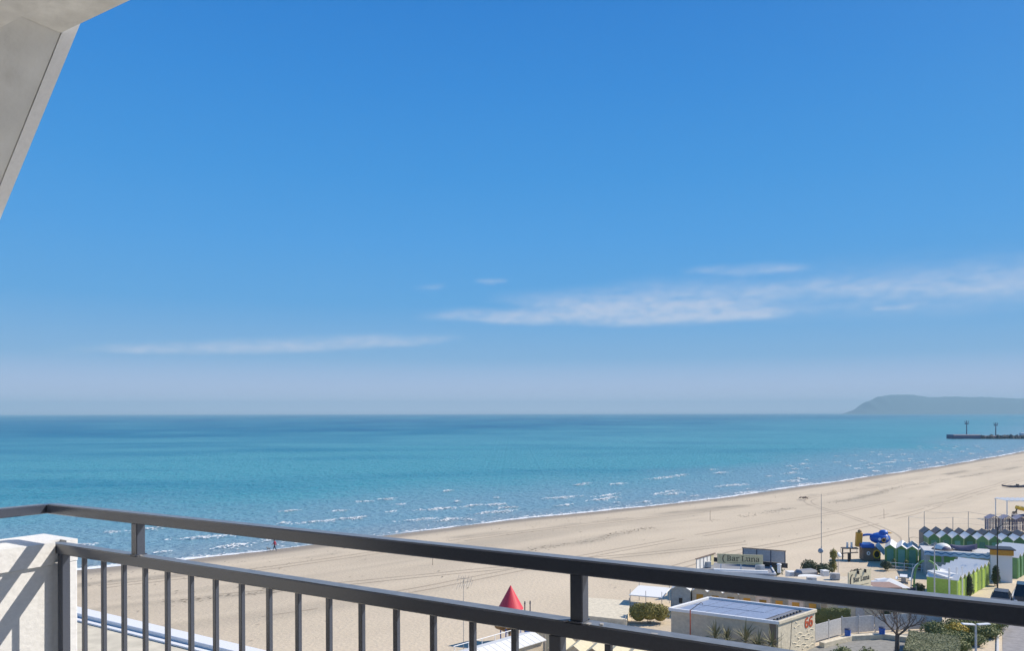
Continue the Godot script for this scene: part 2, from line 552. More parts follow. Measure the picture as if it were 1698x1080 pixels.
	for i in 130:
		var cx := rng.randf_range(-70, 330)
		var off := 3.0 + 55.0 * pow(rng.randf(), 1.4)
		var c := coast_at(cx)
		if rng.randf() < 0.62 * (1.0 - smoothstep(40, 200, cx)): continue
		crests.append([cx - c.y * off, c.x - c.z * off, rng.randf_range(0.9, 4.2) * (1.0 + off / 90.0)])
	for i in 28:
		var cx := rng.randf_range(-60, 300)
		var off := rng.randf_range(5.0, 24.0)
		var c := coast_at(cx)
		crests.append([cx - c.y * off, c.x - c.z * off, rng.randf_range(5.0, 13.0)])
	for q in crests:
		var c := coast_at(q[0])
		var dir := Vector3(c.z, 0, -c.y).rotated(Vector3.UP, rng.randf_range(-0.16, 0.16))
		var land_side := Vector3(c.y, 0, c.z)
		var o := Vector3(q[0], 0.0, q[1])
		var strong: float = rng.randf_range(0.45, 1.25)
		for k in int(q[2] * 26.0 * strong) + 8:
			var f := clampf(rng.randfn(0.0, 0.26), -0.6, 0.6)
			var back: float = absf(rng.randfn(0.0, 0.30)) * (0.5 + 0.12 * q[2])
			if rng.randf() < 0.18: back *= 3.5
			var lift := (0.20 * strong) * maxf(0.0, 1.0 - back * 1.6) * (1.0 - absf(f))
			var bend := 1.3 * fine.get_noise_2d(q[0] + f * q[2] * 6.0, 900.0)
			fleck(st, o + dir * f * q[2] + land_side * (back - 0.2 + bend) + Vector3(0, 0.15 + lift, 0), dir, rng.randf_range(0.15, 0.5), rng.randf_range(0.04, 0.12))
	tag(struct("breaking_foam", st, M.foam), "", "", "", "stuff")

func fleck(st: SurfaceTool, at: Vector3, along: Vector3, a: float, b: float) -> void:
	var d := along.rotated(Vector3.UP, rng.randf_range(-0.5, 0.5))
	var w := Vector3(-d.z, rng.randf_range(-0.4, 0.4), d.x)
	quad(st, at - d * a, at + w * b * rng.randf_range(0.5, 1.3) - d * a * 0.2, at + d * a * rng.randf_range(0.6, 1.2), at - w * b, Vector3.UP)

func far_things() -> void:
	# wooded headland nine kilometres off
	var prof := [[3950, 0], [3990, 14], [4060, 66], [4170, 152], [4300, 206], [4440, 226], [4600, 232], [4740, 220], [4880, 196], [5130, 204], [5510, 200], [6000, 180], [6600, 150], [7600, 120], [9000, 90]]
	var hill := func(x: float, z: float) -> Array:
		var h := 0.0
		for i in prof.size() - 1:
			if x >= prof[i][0] and x <= prof[i + 1][0]: h = lerpf(prof[i][1], prof[i + 1][1], smoothstep(0, 1, (x - prof[i][0]) / (prof[i + 1][0] - prof[i][0])))
		var k := clampf(1.0 - absf(z + 9000.0) / (520.0), 0, 1)
		h = h * smoothstep(0.0, 1.0, k) * (1.0 + 0.05 * wob.get_noise_2d(x * 0.006, z * 0.004)) + 5.0 * k * wob.get_noise_2d(x * 0.02, 3.0) - 2.0
		return [Vector3(x, h, z), Color.WHITE]
	var m := put("headland_hill", grid_mesh(steps(3900, 6200, 24, 3890, 9000), steps(-9900, -8100, 45, -9910, -8090), hill), M.hill)
	m.set_meta("kind", "structure")

# ---------------------------------------------------------------- the balcony the photograph is taken from
func balcony() -> void:
	var C := Vector3(-2.62, 19.4, -4.33)
	var yaw := -0.549
	var t := thing("balcony_railing", "dark grey steel balcony railing with double top rail and square balusters", "railing", C - Vector3(0, 0.012, 0), yaw)
	t.rotation.z = 0.0045
	var st := mb()
	bx(st, Vector3(3.6, 1.074, -0.030), Vector3(7.2, 0.052, 0.060), 0.004)
	bx(st, Vector3(-0.0305, 1.0738, 1.47), Vector3(0.060, 0.0516, 3.06), 0.004)
	obj("handrail", st, M.rail_paint, t)
	st = mb(); bx(st, Vector3(3.61, 0.8575, -0.032), Vector3(7.185, 0.055, 0.064), 0.004)
	obj("lower_rail", st, M.rail_paint, t)
	# the upper faces, coloured paler to stand in for the sky light on them
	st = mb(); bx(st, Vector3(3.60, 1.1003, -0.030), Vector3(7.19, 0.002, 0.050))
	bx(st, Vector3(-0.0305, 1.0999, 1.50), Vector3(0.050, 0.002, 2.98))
	obj("weathered_top", st, M.skylit_paint, t)
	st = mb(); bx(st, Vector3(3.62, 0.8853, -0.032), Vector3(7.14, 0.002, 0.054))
	obj("weathered_top", st, M.skylit_paint, t)
	st = mb(); bx(st, Vector3(3.66, 0.09, -0.030), Vector3(7.1, 0.04, 0.04), 0.003)
	obj("bottom_rail", st, M.rail_paint, t)
	for s in [0.815, 3.325, 5.8]:
		st = mb(); bx(st, Vector3(s, 0.967, -0.030), Vector3(0.048, 0.164, 0.048), 0.003)
		for k in [-1, 1]: bx(st, Vector3(s, 0.888, -0.03 + 0.028 * k), Vector3(0.05, 0.006, 0.01))
		obj("rail_post", st, M.rail_paint, t)
	for s in [0.122, 3.24, 6.3]:
		st = mb(); bx(st, Vector3(s, 0.415, -0.030), Vector3(0.046, 0.83, 0.046), 0.003)
		obj("main_post", st, M.rail_paint, t)
	var k := 0
	var s0 := 0.3256
	while s0 < 7.1:
		if k != 16:
			st = mb(); bx(st, Vector3(s0, 0.47, -0.030), Vector3(0.022, 0.72, 0.022), 0.002)
			obj("baluster", st, M.rail_paint, t)
		k += 1; s0 += 0.1828
	# worn paint at the welds
	for q in [[3.29, .890, .001], [3.37, .889, -.004], [3.41, .8895, -.02], [.79, .889, .0], [.86, .8895, -.01], [3.6, .8865, -.01], [1.9, 1.1012, -.01], [3.0, 1.1012, -.02], [4.05, 1.1012, -.008]]:
		st = mb(); bx(st, Vector3(q[0], q[1] - .002, q[2] - .006), Vector3(.022, .004, .011), 0, Basis(Vector3.UP, q[0] * 7.0))
		obj("paint_chip", st, M.pale_chip, t)
	# the parapet wall that the railing returns to
	t = thing("parapet_wall", "white rendered parapet wall with thick coping beside the railing", "parapet", C, yaw)
	st = mb(); bx(st, Vector3(-0.095, 0.38, 1.385), Vector3(0.34, 0.76, 3.03), 0.006)
	obj("wall", st, M.white_paint, t)
	st = mb()
	slab(st, [Vector2(-0.285, -0.13), Vector2(0.077, -0.13), Vector2(0.077, -0.067), Vector2(0.012, -0.067), Vector2(0.012, 0.004), Vector2(0.095, 0.004), Vector2(0.095, 2.9), Vector2(-0.285, 2.9)], 0.761, 0.883)
	obj("coping", st, M.white_paint, t)
	# raking gable slab and roof over the balcony
	t = thing("balcony_roof", "pale concrete roof and raking side slab overhead at the left", "roof", C, yaw)
	st = mb(); bx(st, Vector3(6.2, 3.775, 2.315), Vector3(13.4, 0.25, 4.5))
	obj("roof_slab", st, M.white_concrete, t)
	st = mb(); bx(st, Vector3(6.2, 3.60, 2.34), Vector3(13.4, 0.10, 3.95))
	obj("ceiling", st, M.white_concrete, t)
	var sl := 0.91
	for q in [["raking_slab", 0.0665, 3.6, 0.272, 3.649, M.white_concrete], ["edge_rib", -0.004, 0.063, 0.279, 3.78, M.rib_paint]]:
		st = mb()
		var top: float = q[3] + sl * (q[4] - 3.649)
		prism(st, PackedVector2Array([Vector2(top, q[4]), Vector2(q[3] - sl * 3.5, 0.149), Vector2(q[3] - 0.33 - sl * 3.5, 0.149), Vector2(top - 0.33, q[4])]), q[1], q[2])
		obj(q[0], st, q[5], t)
	st = mb(); bx(st, Vector3(-0.56, 1.95, 2.33), Vector3(0.2, 2.1, 4.52))  # added white wall out of view, bounces light onto the rib and rail
	obj("bounce_wall", st, M.white_paint, t)
	# the floor we stand on and the house below it
	t = thing("hotel_building", "white hotel building below the balcony with a lower flat roof", "building", C, yaw)
	st = mb(); bx(st, Vector3(5.0, -0.13, 2.2), Vector3(12.0, 0.25, 4.7))
	obj("balcony_floor", st, M.floor_tile, t)
	st = mb(); bx(st, Vector3(5.0, -9.33, 7.0), Vector3(11.6, 18.1, 12.6))
	obj("wall", st, M.white_paint, t)
	st = mb(); bx(st, Vector3(5.0, 1.75, 4.45), Vector3(14.0, 3.6, 0.25))
	obj("back_wall", st, M.back_wall, t)
	st = mb(); bx(st, Vector3(-2.0, -10.45, -2.75), Vector3(30.0, 16.3, 6.4))
	obj("lower_wall", st, M.white_concrete, t)
	st = mb(); bx(st, Vector3(-2.0, -2.29, -2.62), Vector3(29.6, 0.02, 6.2))
	obj("flat_roof", st, M.terrace_floor, t)
	st = mb(); bx(st, Vector3(-2.0, -2.24, -5.93), Vector3(30.2, 0.12, 0.30), 0.01)
	obj("roof_kerb", st, M.white_paint, t)
	st = mb(); bx(st, Vector3(-2.0, -2.262, -5.70), Vector3(30.0, 0.03, 0.10), 0.006)
	obj("roof_trim", st, M.white_paint, t)

# ---------------------------------------------------------------- the bathing establishments on the beach
func paints() -> void:
	mat("green_paint", .17, .36, .10, .6, "rough", 1.3)
	mat("teal_paint", .12, .35, .26, .55, "rough", 1.3)
	mat("green_dark", .115, .28, .115, .6, "rough", 1.3)
	mat("lime_pale", .52, .66, .30, .6, "fine", .7)
	mat("lime_paint", .42, .60, .09, .55, "blotch", 1.7)
	mat("lime_door", .16, .38, .03, .55, "blotch", 1.7)
	mat("white_roof", .82, .82, .79, .55, "fine", 2.0)
	mat("white_metal", .76, .77, .77, .4)
	mat("taupe", .30, .255, .225, .8, "rough", 1.5)
	mat("grey_beige", .68, .59, .45, .85, "rough", 3.0)
	mat("ochre", .62, .31, .03, .6, "blotch", 1.0)
	mat("cream", .70, .63, .44, .8, "blotch", 2.0)
	mat("cream_wall", .78, .70, .53, .85, "rough", 3.5, "plaster", .5)
	mat("panel", .33, .375, .49, .3, "blotch", 2.0)
	mat("deck", .22, .24, .28, .7, "rough", 2.0)
	mat("sign_olive", .68, .62, .38, .6, "blotch", 1.5)
	mat("print", .035, .03, .025, .7)
	mat("red", .66, .045, .07, .5, "fine", 1.0)
	mat("red_print", .50, .09, .03, .6)
	mat("blue", .025, .14, .56, .35, "blotch", 1.0)
	mat("blue_light", .30, .50, .74, .4)
	mat("blue_pale", .42, .55, .66, .6)
	mat("sky_blue", .05, .22, .45, .5, "blotch", 1.0)
	mat("navy", .035, .045, .085, .6)
	mat("orange", .82, .40, .04, .5, "blotch", 1.0)
	mat("yellow", .75, .46, .03, .5)
	mat("tan", .42, .26, .12, .6, "blotch", 1.0)
	mat("brown", .24, .175, .13, .7, "rough", 1.0)
	mat("pink_brown", .36, .24, .20, .8, "rough", 2.0)
	mat("purple", .11, .10, .16, .6)
	mat("lilac", .40, .37, .44, .7, "rough", 1.0)
	mat("black", .016, .017, .02, .5)
	mat("steel", .34, .35, .36, .4, "fine", .5)
	mat("grey_screen", .40, .425, .46, .4, "blotch", 2.0)
	mat("grey_wall", .46, .485, .47, .8, "rough", 3.0)
	mat("grey_tarp", .30, .31, .335, .7, "rough", 1.5)
	mat("fence_white", .62, .62, .61, .7, "rough", 2.0)
	mat("paving", .43, .415, .385, .85, "rough", 5.0)
	mat("yard", .30, .295, .27, .9, "rough", 4.0)
	mat("street", .33, .315, .31, .9, "rough", 6.0)
	mat("bark", .16, .125, .10, .9, "rough", .4)
	mat("car_grey", .10, .105, .115, .25)
	mat("car_black", .02, .022, .026, .2)
	mat("glass", .02, .025, .03, .08)
	mat("tyre", .02, .02, .02, .85)
	mat("rock", .12, .115, .11, .9, "rough", 3.0)
	mat("skin", .42, .25, .17, .6)
	for q in [["leaf", Color(.165, .19, .06)], ["leaf_olive", Color(.27, .24, .06)], ["leaf_dark", Color(.06, .085, .04)], ["leaf_clipped", Color(.215, .23, .12)], ["leaf_yellow", Color(.50, .38, .06)], ["leaf_yucca", Color(.20, .195, .11)], ["body", Color(1, 1, 1)]]:
		var c: Color = q[1]
		var m := mat(q[0], c.r, c.g, c.b, .65, "", 1.0, "", 1.0, true)
		if q[0] != "body":
			m.backlight_enabled = true
			m.backlight = Color(c.r, c.g, c.b).linear_to_srgb() * 0.6

func yaw_of(dx: float, dz: float) -> float:
	return atan2(-dz, dx)

func cabin(called: String, label: String, at: Vector3, yaw: float, w: float, d: float, he: float, hr: float, wall: String, door: String, trim: String, roof: String, group: String, door_w := 0.62, door_h := 2.05) -> Node3D:
	var t := thing(called, label, "beach cabin", at, yaw, group)
	var h := w / 2.0 - 0.004
	var st := mb()
	prism(st, PackedVector2Array([Vector2(-h, 0), Vector2(h, 0), Vector2(h, he - .01), Vector2(0, hr - .01), Vector2(-h, he - .01)]), -d, 0)
	obj("wall", st, M[wall], t)
	st = mb(); bx(st, Vector3(0, door_h / 2 + .05, .012), Vector3(door_w, door_h, .05))
	obj("door", st, M[door], t)
	st = mb(); bx(st, Vector3(door_w / 2 - .07, 1.05, .05), Vector3(.03, .12, .04))
	obj("handle", st, M.steel, t.get_child(1))
	for s in [-1.0, 1.0]:
		st = mb(); bx(st, Vector3(s * (h - .035), he / 2 - .02, .02), Vector3(.06, he - .04, .06))
		obj("corner_post", st, M[trim], t)
		st = mb()
		prism(st, PackedVector2Array([Vector2(s * .002, hr), Vector2(s * h, he), Vector2(s * h, he + .055), Vector2(s * .002, hr + .055)]), -d - .06, .16)
		obj("roof_panel", st, M[roof], t)
	return t

func row(proto: Node3D, n: int, step: Vector3, label: String) -> void:
	# neighbours differ a little in how faded and how straight they are
	var wall: StandardMaterial3D = (proto.get_node("wall") as MeshInstance3D).material_override
	var door: StandardMaterial3D = (proto.get_child(1) as MeshInstance3D).material_override
	var faded := []
	for f in [0.86, 1.12]:
		var pair := []
		for m in [wall, door]:
			var k: StandardMaterial3D = m.duplicate()
			k.albedo_color = Color(minf(m.albedo_color.r * f + (0.03 if f > 1 else 0.0), 1), minf(m.albedo_color.g * f, 1), minf(m.albedo_color.b * f + (0.02 if f > 1 else 0.0), 1))
			pair.append(k)
		faded.append(pair)
	for i in range(1, n):
		var o := dup(proto, proto.position + step * i + Vector3(0, 0, rng.randfn(0, .03)), proto.rotation.y + rng.randfn(0, .008), label % nth(i))
		var pick := rng.randi_range(0, 2)
		if pick < 2: (o.get_node("wall") as MeshInstance3D).material_override = faded[pick][0]
		pick = rng.randi_range(0, 2)
		if pick < 2: (o.get_child(1) as MeshInstance3D).material_override = faded[pick][1]
		o.position.y += rng.randfn(0, .015)

func crown(st: SurfaceTool, n: int, size: float, at: Callable, flat := 0.0) -> void:
	# leaf-sized faces; at() gives a place and the way its leaf leans
	for i in n:
		var r: Array = at.call()
		var p: Vector3 = r[0]
		var dir: Vector3 = (r[1] as Vector3 + Vector3(rng.randfn(0, .6), rng.randfn(0, .6), rng.randfn(0, .6))).normalized()
		var u := dir.cross(Vector3(rng.randfn(), rng.randfn(), rng.randfn())).normalized()
		var v := dir.cross(u)
		var s := size * rng.randf_range(.6, 1.35)
		var g := rng.randf_range(.65, 1.35)
		st.set_color(Color(g * rng.randf_range(.9, 1.12), g, g * rng.randf_range(.8, 1.1)))
		tri(st, p - u * s, p + v * s * .55, p + u * s, dir)
		tri(st, p - u * s, p + u * s, p - v * s * .55, dir)

var cores := []  # solid inner cores of the crowns being built, in a darker leaf tone

func blob(c: Vector3, r: Vector3, lump := 0.28) -> Callable:
	cores.append([c, r])
	return func() -> Array:
		var d := Vector3(rng.randfn(), rng.randfn(), rng.randfn()).normalized()
		if d.y < -0.35: d.y = -d.y
		var k := (1.0 + lump * wob.get_noise_3dv(d * 2.2 + c)) * (1.0 - 0.35 * pow(rng.randf(), 2.0))
		return [c + d * r * k, d]

func hedge_box(lo: Vector3, hi: Vector3) -> Callable:
	cores.append(AABB(lo, hi - lo))
	return func() -> Array:
		var p := Vector3(rng.randf_range(lo.x, hi.x), rng.randf_range(lo.y, hi.y), rng.randf_range(lo.z, hi.z))
		var k := rng.randi_range(0, 5)
		var d := Vector3.ZERO
		if k < 3: p.y = hi.y - absf(rng.randfn(0, .05)); d = Vector3.UP
		elif k == 3: p.z = hi.z - absf(rng.randfn(0, .05)); d = Vector3.BACK
		elif k == 4: p.x = lo.x + absf(rng.randfn(0, .05)); d = Vector3.LEFT
		else: p.x = hi.x - absf(rng.randfn(0, .05)); d = Vector3.RIGHT
		p += Vector3.ONE * 0.07 * wob.get_noise_3dv(p * 1.3)
		return [p, d]

func foliage(called: String, label: String, cat: String, at: Vector3, m: String, n: int, size: float, places: Array, group := "", yaw := 0.0, stem_h := 0.5) -> Node3D:
	var t := thing(called, label, cat, at, yaw, group)
	var st := mb()
	for f in places: crown(st, n / places.size(), size, f)
	st.set_color(Color(.75, .75, .7))
	for b in cores:
		if b is AABB: bx(st, b.get_center(), b.size - Vector3.ONE * .12, .05)
		else: ball(st, b[0], b[1] * .74, 12, 7)
	cores.clear()
	tag(obj("foliage", st, M[m], t), "", "", "", "stuff")
	st = mb()
	for k in 3: tube(st, Vector3((k - 1) * .08, -.05, .03 * k), Vector3((k - 1) * .22, stem_h, .1 * k - .1), .035, .02, 5)
	obj("stem", st, M.bark, t)
	return t

func text(called: String, words: String, height: float, at: Vector3, basis: Basis, m: Material, parent: Node, font := "Droid Serif", bold := false, squeeze := 1.0) -> void:
	var f := SystemFont.new()
	f.font_names = PackedStringArray([font])
	if bold: f.font_weight = 700
	var tm := TextMesh.new()
	tm.text = words; tm.font = f; tm.font_size = 64; tm.pixel_size = height / 46.0; tm.depth = 0.03
	tm.curve_step = 2.0
	var o := put(called, tm, m, parent)
	o.transform = Transform3D(basis.scaled_local(Vector3(squeeze, 1, 1)), at)

func crescent(st: SurfaceTool, c: Vector2, r: float, z: float, basis := Basis(), at := Vector3.ZERO) -> void:
	var p := PackedVector2Array()
	for i in 15:
		var a := deg_to_rad(72.0 + 216.0 * i / 14.0)
		p.append(c + Vector2(cos(a) * .62, sin(a)) * r)
	for i in 14:
		var a := deg_to_rad(280.0 - 200.0 * i / 13.0)
		p.append(c + Vector2(.10, 0) * r + Vector2(cos(a) * .50, sin(a) * .92) * r)
	prism(st, p, z, z + .03, basis, at)

func beach_things() -> void:
	paints()
	grounds()
	people()
	on_the_sand()
	bar()
	cabins()
	playthings()
	white_and_lime()
	street_corner()
	breakwater()

func sheet(called: String, pts: Array, y: float, m: String) -> void:
	var st := mb()
	var v := []
	for p in pts: v.append(Vector2(p[0], p[1]))
	slab(st, v, 0.7, y)
	struct(called, st, M[m])

func grounds() -> void:
	sheet("paving", [[17, -82], [30, -92], [43, -99], [60, -99], [74, -112], [98, -128], [112, -143], [66, -96.5], [52, -84], [36, -70], [27, -67], [8, -77]], 1.006, "paving")
	sheet("yard", [[22, -62], [27, -66.6], [41, -71], [34, -54], [12, -46]], 1.012, "yard")
	sheet("street", [[20, -34], [37, -58], [46.2, -72.5], [66, -97], [120, -152], [300, -345], [306, -339], [126, -147], [74, -93], [54, -70], [47, -55], [30, -30]], 1.018, "street")
	var st := mb()
	for k in [[[36.7, -58.2], [46.1, -73.0]], [[46.1, -73.0], [58, -88.2]]]:
		var a := Vector3(k[0][0], 1.0, k[0][1])
		var b := Vector3(k[1][0], 1.0, k[1][1])
		bx(st, (a + b) / 2 + Vector3(0, .06, 0), Vector3(a.distance_to(b), .16, .18), .02, Basis(Vector3.UP, yaw_of(b.x - a.x, b.z - a.z)))
	struct("street_kerb", st, M.fence_white)

# a body as one smooth skin over a skeleton: bones are [a, b, radius a, radius b, colour]
func skin_over(bones: Array, cell: float, lo: Vector3, hi: Vector3, soft := 0.04) -> ArrayMesh:
	var n := Vector3i(((hi - lo) / cell).ceil()) + Vector3i.ONE
	var field := PackedFloat32Array()
	field.resize(n.x * n.y * n.z)
	var dist := func(p: Vector3) -> float:
		var s := 0.0
		for b in bones:
			var ab: Vector3 = b[1] - b[0]
			var k := clampf((p - b[0]).dot(ab) / maxf(ab.length_squared(), 1e-8), 0, 1)
			var d: float = p.distance_to(b[0] + ab * k) - lerpf(b[2], b[3], k)
			s += exp(-d / soft * 2.2)
		return -log(maxf(s, 1e-30)) * soft / 2.2
	for z in n.z:
		for y in n.y:
			for x in n.x: field[(z * n.y + y) * n.x + x] = dist.call(lo + Vector3(x, y, z) * cell)
	var ids := {}
	var vs := PackedVector3Array()
	var cs := PackedColorArray()
	for z in n.z - 1:
		for y in n.y - 1:
			for x in n.x - 1:
				var sum := Vector3.ZERO
				var hits := 0
				for e in [[0, 1], [2, 3], [4, 5], [6, 7], [0, 2], [1, 3], [4, 6], [5, 7], [0, 4], [1, 5], [2, 6], [3, 7]]:
					var a := Vector3i(e[0] & 1, (e[0] >> 1) & 1, e[0] >> 2)
					var b := Vector3i(e[1] & 1, (e[1] >> 1) & 1, e[1] >> 2)
					var fa := field[((z + a.z) * n.y + y + a.y) * n.x + x + a.x]
					var fb := field[((z + b.z) * n.y + y + b.y) * n.x + x + b.x]
					if (fa < 0.0) != (fb < 0.0):
						sum += Vector3(a).lerp(Vector3(b), fa / (fa - fb)); hits += 1
				if hits:
					ids[Vector3i(x, y, z)] = vs.size()
					var p := lo + (Vector3(x, y, z) + sum / hits) * cell
					vs.append(p)
					var best := 1e9
					var col := Color.WHITE
					for b in bones:
						var ab: Vector3 = b[1] - b[0]
						var k := clampf((p - b[0]).dot(ab) / maxf(ab.length_squared(), 1e-8), 0, 1)
						var d: float = p.distance_to(b[0] + ab * k) - lerpf(b[2], b[3], k)
						if d < best: best = d; col = b[4]
					cs.append(col)
	var ix := PackedInt32Array()
	for key in ids:
		for ax in 3:
			var u := Vector3i.ZERO
			var v := Vector3i.ZERO
			var w := Vector3i.ZERO
			u[(ax + 1) % 3] = 1; v[(ax + 2) % 3] = 1; w[ax] = 1
			if not (ids.has(key - u) and ids.has(key - v) and ids.has(key - u - v)): continue
			var q: Vector3i = key + w
			if q.x >= n.x or q.y >= n.y or q.z >= n.z: continue
			var fa := field[(key.z * n.y + key.y) * n.x + key.x]
			var fb := field[(q.z * n.y + q.y) * n.x + q.x]
			if (fa < 0.0) == (fb < 0.0): continue
			var a: int = ids[key - u - v]
			var b: int = ids[key - v]
			var c: int = ids[key]
			var d: int = ids[key - u]
			if fa < 0.0: ix.append_array([a, c, b, a, d, c])
			else: ix.append_array([a, b, c, a, c, d])
	var arr := []
	arr.resize(Mesh.ARRAY_MAX)
	arr[Mesh.ARRAY_VERTEX] = vs; arr[Mesh.ARRAY_COLOR] = cs; arr[Mesh.ARRAY_INDEX] = ix
	var m := ArrayMesh.new()
	m.add_surface_from_arrays(Mesh.PRIMITIVE_TRIANGLES, arr)
	var st := SurfaceTool.new()
	st.create_from(m, 0)
	st.generate_normals()
	return st.commit()

func people() -> void:
	# walks to the left along the water: local -x is ahead, the camera is at +z
	var V := func(x: float, y: float, z: float) -> Vector3: return Vector3(x, y, z)
	var jacket := Color(.29, .016, .045)
	var pants := Color(.012, .012, .018)
	var skin := Color(.42, .25, .17)
	var hair := Color(.015, .012, .012)
	var shoe := Color(.45, .45, .45)
	var b := [
		[V.call(0, .95, 0), V.call(0, 1.12, 0), .135, .13, jacket], [V.call(0, 1.12, 0), V.call(-.03, 1.38, 0), .14, .125, jacket],
		[V.call(-.02, 1.41, -.15), V.call(-.02, 1.41, .15), .075, .075, jacket], [V.call(-.035, 1.45, 0), V.call(-.05, 1.54, 0), .055, .05, skin],
		[V.call(-.06, 1.60, 0), V.call(-.055, 1.66, 0), .082, .088, skin], [V.call(-.035, 1.645, 0), V.call(-.04, 1.68, 0), .09, .085, hair],
		[V.call(-.150, 1.605, 0), V.call(-.155, 1.595, 0), .014, .016, skin],
		[V.call(0, .92, -.09), V.call(-.20, .50, -.09), .095, .06, pants], [V.call(-.20, .50, -.09), V.call(-.34, .10, -.09), .058, .042, pants], [V.call(-.33, .06, -.09), V.call(-.46, .07, -.09), .045, .035, shoe],
		[V.call(.01, .92, .09), V.call(.10, .50, .09), .095, .06, pants], [V.call(.10, .50, .09), V.call(.34, .17, .09), .058, .042, pants], [V.call(.36, .13, .09), V.call(.27, .04, .09), .045, .035, shoe],
		[V.call(-.02, 1.40, .19), V.call(-.14, 1.14, .23), .055, .045, jacket], [V.call(-.14, 1.14, .23), V.call(-.33, 1.02, .22), .043, .034, jacket], [V.call(-.33, 1.02, .22), V.call(-.40, .99, .22), .034, .03, skin],
		[V.call(-.02, 1.40, -.19), V.call(.13, 1.14, -.22), .055, .045, jacket], [V.call(.13, 1.14, -.22), V.call(.16, .90, -.20), .043, .034, jacket], [V.call(.16, .90, -.20), V.call(.15, .83, -.20), .034, .03, skin]]
	var body := skin_over(b, .03, V.call(-.58, -.04, -.36), V.call(.5, 1.84, .36))
	var st := mb()
	for h in [[V.call(-.41, .985, .22), V.call(-1, -.25, 0)], [V.call(.15, .82, -.20), V.call(-.15, -1, 0)]]:
		for k in 4:
			var root: Vector3 = h[0] + Vector3(0, 0, (k - 1.5) * .019)
			var tip: Vector3 = root + (h[1] as Vector3).normalized() * (.07 - .008 * absf(k - 1.3))
			st.set_color(skin)
			tube(st, root, tip, .009, .008, 6)
			tube(st, tip, tip + V.call(.01, -.03, 0), .008, .007, 6)
		tube(st, h[0], h[0] + V.call(-.03, .02, .05), .010, .008, 6)
	st.generate_normals()
	var hands := st.commit()
	st = mb()
	st.append_from(body, 0, Transform3D())
	st.append_from(hands, 0, Transform3D())
	var o := put("person", st.commit(), M.body)
	tag(o, "person in a dark red jacket and black trousers walking along the waterline", "person")
	o.position = Vector3(-35.95, .12, -116.4)
	o.rotation.y = -0.15
	var fur := Color(.30, .29, .26)
	b = [[V.call(-.2, .36, 0), V.call(.2, .37, 0), .105, .085, fur], [V.call(-.2, .40, 0), V.call(-.33, .52, 0), .07, .055, fur], [V.call(-.34, .53, 0), V.call(-.46, .50, 0), .062, .03, fur],
		[V.call(-.31, .57, .04), V.call(-.29, .61, .06), .022, .012, fur], [V.call(-.31, .57, -.04), V.call(-.29, .61, -.06), .022, .012, fur], [V.call(.22, .40, 0), V.call(.36, .55, 0), .025, .015, fur]]
	for s in [-1.0, 1.0]:
		b.append([V.call(-.19, .30, s * .06), V.call(-.21 - s * .05, .15, s * .06), .042, .026, fur]); b.append([V.call(-.21 - s * .05, .15, s * .06), V.call(-.20 - s * .07, .02, s * .06), .024, .024, fur])
		b.append([V.call(.17, .32, s * .055), V.call(.12 + s * .05, .20, s * .06), .055, .035, fur]); b.append([V.call(.12 + s * .05, .20, s * .06), V.call(.22 + s * .05, .12, s * .06), .03, .022, fur]); b.append([V.call(.22 + s * .05, .12, s * .06), V.call(.19 + s * .05, .02, s * .06), .022, .022, fur])
	var dog := put("dog", skin_over(b, .022, V.call(-.56, -.02, -.2), V.call(.44, .70, .2), .025), M.body)
	tag(dog, "small pale dog trotting at the water's edge ahead of the walker", "dog")
	dog.position = Vector3(-37.1, .03, -117.2)
	dog.rotation.y = -0.2

